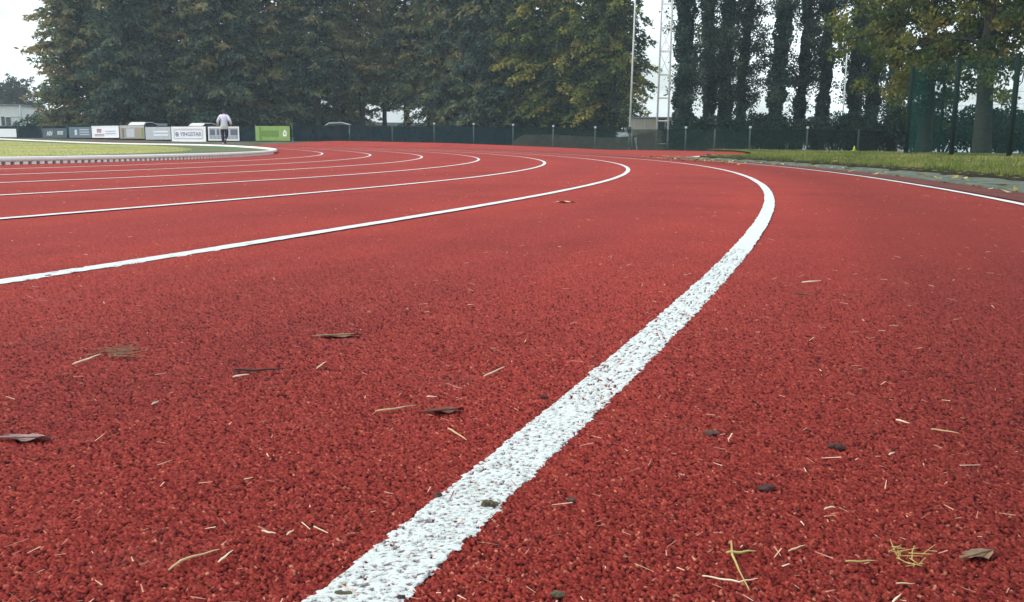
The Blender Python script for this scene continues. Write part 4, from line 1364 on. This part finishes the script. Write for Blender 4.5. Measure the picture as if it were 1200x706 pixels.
# ------------------------------------------------------------------ tall ball-stop fence at the right
bf = thing('ball_stop_fence', spot(1115, 28.3), 'tall green wire fence with dark posts on the lawn at the right', 'fence')
bo = bf.location
BP = [(1062, 31, 2.95), (1115, 28.3, 2.95), (1183, 26, 2.9), (1275, 23.8, 2.9), (1400, 21.6, 2.9)]
bp = [Vector(spot(a, b)) for a, b, _ in BP]
for (a, b, h), p in zip(BP, bp):
    q = p - bo
    MB().tube([q + Vector((0, 0, -.2)), q + Vector((0, 0, h))], .075, 10).build('post', M['green_post'], bf, True)
for i in range(len(bp) - 1):
    a, b = bp[i] - bo, bp[i + 1] - bo; h0, h1 = BP[i][2], BP[i + 1][2]
    u = (b - a).normalized(); a2, b2 = a + u * .07, b - u * .07
    nrm = Vector((-u.y, u.x, 0)) * .003
    wires = MB()
    for k in range(9):
        s = .05 + .94 * k / 8; wires.tube([a2 + Vector((0, 0, h0 * s)), b2 + Vector((0, 0, h1 * s))], .004, 4)
    wires.build('wire', M['green_post'], bf)
    vs = [a2 + Vector((0, 0, .05)), b2 + Vector((0, 0, .05)), b2 + Vector((0, 0, h1 - .05)), a2 + Vector((0, 0, h0 - .05))]
    MB().add([v + nrm for v in vs], [(0, 1, 2, 3)]).build('netting', M['ballnet'], bf)
# a side wing of denser netting leading back from the corner post
ww = [Vector(spot(1062, 31)) - bo, Vector(spot(1079, 34.5)) - bo, Vector(spot(1100, 39)) - bo]
MB().tube([ww[2] + Vector((0, 0, -.2)), ww[2] + Vector((0, 0, 2.9))], .06, 10).build('post', M['green_post'], bf, True)
mb = MB()
for i in range(2):
    a, b = ww[i], ww[i + 1]; u = (b - a).normalized()
    a, b = a + u * .08, b - u * .0
    vs = [a + Vector((0, 0, .05)), b + Vector((0, 0, .05)), b + Vector((0, 0, 2.88)), a + Vector((0, 0, 2.88))]
    MB().add(vs, [(0, 1, 2, 3)]).build('netting', M['ballnet_dense'] if i == 0 else M['ballnet'], bf)

# small cone on the lawn
cn = thing('marker_cone', spot(1001, 43.5), 'small yellow green marker cone on the grass before the dark fence', 'cone')
cb = MB(); n = 16
cb.tube([(0, 0, .02), (0, 0, .27)], [.10, .02], 14); cb.build('body', M['cone'], cn, True)
MB().box((0, 0, .012), (.27, .27, .025), 0, .01).build('base', M['cone'], cn)
cn.location.z += .06; cn.scale = (.75, .75, .85)

# ------------------------------------------------------------------ the jogger
def skin_mesh(name, verts, edges, radii, mat, parent, root=0, sub=1):
    me = bpy.data.meshes.new('tmp'); me.from_pydata(verts, edges, []); me.update()
    o = bpy.data.objects.new('tmp', me); COL.objects.link(o)
    o.modifiers.new('s', 'SKIN'); sb = o.modifiers.new('d', 'SUBSURF'); sb.levels = sub
    sv = me.skin_vertices[0].data
    for i, r in enumerate(radii):
        sv[i].radius = (r, r) if isinstance(r, (int, float)) else r
        sv[i].use_root = i == root
    bpy.context.view_layer.update()
    dg = bpy.context.evaluated_depsgraph_get(); m2 = bpy.data.meshes.new_from_object(o.evaluated_get(dg)); m2.name = name
    bpy.data.objects.remove(o); bpy.data.meshes.remove(me)
    m2.materials.clear()
    return link(name, m2, mat, parent, True)


pl = Vector(spot(263.5, 44.6)); pl.z = Z(pl.x, pl.y) + .012
pz = thing('person', pl, 'person jogging away in a white long sleeved shirt and dark trousers', 'person', rz=.15)
J = [(0, 0, .95), (0, .03, 1.14), (0, .07, 1.36), (0, .10, 1.48), (0, .135, 1.565), (0, .15, 1.64), (0, .15, 1.705),  # pelvis .. crown of the head
     (-.17, .06, 1.42), (-.285, -.06, 1.20), (-.30, .10, 1.04), (-.285, .16, .99),                       # left arm
     (.17, .06, 1.42), (.30, -.10, 1.21), (.315, .05, 1.05), (.30, .11, 1.0),                            # right arm
     (-.095, 0, .90), (-.09, .06, .50), (-.07, .0, .10), (-.07, .05, .045), (-.07, .16, .035),          # standing leg
     (.095, 0, .90), (.09, .12, .52), (.06, -.17, .30), (.06, -.23, .27), (.06, -.25, .16),             # lifted leg
     (0, .262, 1.615)]                                                                                   # nose
E_ = [(0, 1), (1, 2), (2, 3), (3, 4), (4, 5), (5, 6), (2, 7), (7, 8), (8, 9), (9, 10), (2, 11), (11, 12), (12, 13), (13, 14),
      (0, 15), (15, 16), (16, 17), (17, 18), (18, 19), (0, 20), (20, 21), (21, 22), (22, 23), (23, 24), (5, 25)]
R_j = [.125, .115, .125, .055, (.082, .09), (.098, .112), (.07, .08), .058, .042, .030, .034, .058, .042, .030, .034,
       .085, .055, .036, .040, .026, .085, .055, .036, .040, .026, .016]
for side, b in ((-1, 10), (1, 14)):
    bx, by, bz = J[b]
    for k, (ox, oz, ln) in enumerate(((-.025, -.01, .050), (-.009, -.015, .056), (.008, -.015, .052), (.024, -.01, .042), (-.035 * side, .025, .04))):
        J.append((bx + ox * .9, by + .045, bz + oz)); R_j.append(.0095); E_.append((b, len(J) - 1))
        J.append((bx + ox, by + .045 + ln * .6, bz + oz - ln * .6)); R_j.append(.0075); E_.append((len(J) - 2, len(J) - 1))
body = skin_mesh('body', J, E_, R_j, M['skin'], pz)
bm = bmesh.new(); bm.from_mesh(body.data)


def lump(c, rx, ry, rz_, slot):
    g = bmesh.ops.create_uvsphere(bm, u_segments=10, v_segments=8, radius=1, matrix=Matrix.Translation(c) @ Matrix.Diagonal((rx, ry, rz_, 1)))
    for f in {f for v in g['verts'] for f in v.link_faces}: f.material_index = slot; f.smooth = True


for sx in (-1, 1):
    lump((sx * .034, .232, 1.645), .013, .010, .009, 1)
    lump((sx * .092, .145, 1.625), .012, .022, .032, 0)
lump((0, .236, 1.572), .024, .009, .006, 2)
bm.to_mesh(body.data); bm.free(); body.data.materials.append(M['shoe']); body.data.materials.append(M['ink_red'])
T_v = [(0, -.0, .90), (0, .0, .97), (0, .03, 1.12), (0, .07, 1.34), (0, .10, 1.49), (-.17, .06, 1.42), (-.285, -.06, 1.20), (-.302, .11, 1.03), (.17, .06, 1.42), (.30, -.10, 1.21), (.317, .06, 1.04)]
skin_mesh('shirt', T_v, [(0, 1), (1, 2), (2, 3), (3, 4), (3, 5), (5, 6), (6, 7), (3, 8), (8, 9), (9, 10)],
          [(.19, .15), (.185, .15), (.17, .14), (.19, .145), .078, .092, .068, .056, .092, .068, .056], M['shirt'], pz)
hm = []; nn = 20; lv = [(.80, .178), (.83, .190), (.90, .190), (.98, .178), (1.02, .15)]
for z_, r_ in lv:
    for k in range(nn):
        a = 2 * math.pi * k / nn; q = 1 + .03 * math.sin(3 * a + z_ * 20)
        hm.append((r_ * q * math.cos(a), r_ * .84 * q * math.sin(a) + .0, z_))
MB().add(hm, [(i * nn + k, i * nn + (k + 1) % nn, (i + 1) * nn + (k + 1) % nn, (i + 1) * nn + k) for i in range(len(lv) - 1) for k in range(nn)]).build('hem', M['undershirt'], pz, True)
skin_mesh('trousers', [(0, 0, 1.06), (0, 0, .93), (-.095, 0, .84), (-.09, .06, .50), (-.07, .0, .13), (.095, 0, .84), (.09, .12, .52), (.06, -.19, .30)],
          [(0, 1), (1, 2), (2, 3), (3, 4), (1, 5), (5, 6), (6, 7)], [(.16, .14), (.165, .145), .115, .085, .066, .115, .085, .066], M['trouser'], pz)
skin_mesh('sock', [(-.07, .0, .05), (-.07, .0, .20)], [(0, 1)], [.056, .054], M['sock'], pz)
skin_mesh('sock', [(.062, -.13, .315), (.06, -.24, .27)], [(0, 1)], [.056, .054], M['sock'], pz)
skin_mesh('shoe', [(-.07, -.05, .05), (-.07, .07, .05), (-.07, .21, .04)], [(0, 1), (1, 2)], [.056, .056, .042], M['shoe'], pz)
skin_mesh('shoe', [(.06, -.23, .32), (.06, -.265, .22), (.06, -.27, .09)], [(0, 1), (1, 2)], [.056, .056, .042], M['shoe'], pz)
skin_mesh('hair', [(0, .075, 1.55), (0, .10, 1.64), (0, .135, 1.72)], [(0, 1), (1, 2)], [(.092, .06), (.118, .105), (.10, .105)], M['hair'], pz)

# ------------------------------------------------------------------ air
hz, nt, out = new_mat('thin_air_haze')
pv = N(nt, 'ShaderNodeVolumePrincipled'); pv.inputs['Color'].default_value = (.74, .89, .98, 1); pv.inputs['Density'].default_value = HAZE
nt.links.new(pv.outputs[0], out.inputs['Volume'])
bx = MB().box((0, 0, 15), (3100, 3100, 36)).build('haze', hz)
tag(bx, 'thin pale haze over the whole ground', 'haze', kind='stuff')

# ------------------------------------------------------------------ sky, sun, camera
SUN_AZ, SUN_EL = math.radians(-88), math.radians(44)
wd = bpy.data.worlds.new('World'); SC.world = wd; wd.use_nodes = True
nt = wd.node_tree; bg = nt.nodes['Background']
sky = nt.nodes.new('ShaderNodeTexSky'); sky.sky_type = 'NISHITA'; sky.sun_disc = False
sky.sun_elevation = SUN_EL; sky.sun_rotation = SUN_AZ; sky.dust_density = 3.0; sky.air_density = 1.2
tc = nt.nodes.new('ShaderNodeTexCoord')
cl = N(nt, 'ShaderNodeTexNoise', Scale=2.2, Detail=6, Roughness=.6)
mp = N(nt, 'ShaderNodeMapping'); mp.inputs['Scale'].default_value = (1, 1, 3)
nt.links.new(tc.outputs['Generated'], mp.inputs[0]); nt.links.new(mp.outputs[0], cl.inputs['Vector'])
mr = N(nt, 'ShaderNodeMapRange'); nt.links.new(cl.outputs['Fac'], mr.inputs[0])
mr.inputs[1].default_value = .3; mr.inputs[2].default_value = .7; mr.inputs[3].default_value = .05; mr.inputs[4].default_value = .95
c = mix(nt, mr.outputs[0], sky.outputs[0], (11.0, 12.0, 12.2))
nt.links.new(c, bg.inputs['Color']); bg.inputs['Strength'].default_value = SKY_STRENGTH
sl = bpy.data.lights.new('sun', 'SUN'); sl.energy = SUN_STRENGTH; sl.angle = math.radians(6); sl.color = (1, .95, .88)
so = bpy.data.objects.new('sun', sl); COL.objects.link(so)
sd_ = Vector((math.sin(SUN_AZ) * math.cos(SUN_EL), math.cos(SUN_AZ) * math.cos(SUN_EL), math.sin(SUN_EL)))
so.rotation_euler = (-sd_).to_track_quat('-Z', 'Y').to_euler(); so.location = sd_ * 60

cam = bpy.data.cameras.new('camera'); cam.sensor_width = 36; cam.lens = 36 * F_PX / 1200; cam.clip_start = .02; cam.clip_end = 5000
co = bpy.data.objects.new('camera', cam); COL.objects.link(co)
rt = Vector((cR, sR * sP, sR * cP)); up = Vector((-sR, cR * sP, cR * cP)); fw = Vector((0, cP, -sP))
co.matrix_world = Matrix(((rt.x, up.x, -fw.x, 0), (rt.y, up.y, -fw.y, 0), (rt.z, up.z, -fw.z, HC), (0, 0, 0, 1)))
SC.camera = co
vs_ = SC.view_settings; vs_.view_transform = 'Standard'; vs_.look = 'None'; vs_.exposure = EXPOSURE; vs_.gamma = 1
SC.cycles.use_denoising = True; SC.cycles.max_bounces = 6; SC.cycles.transparent_max_bounces = 24; SC.cycles.volume_bounces = 0
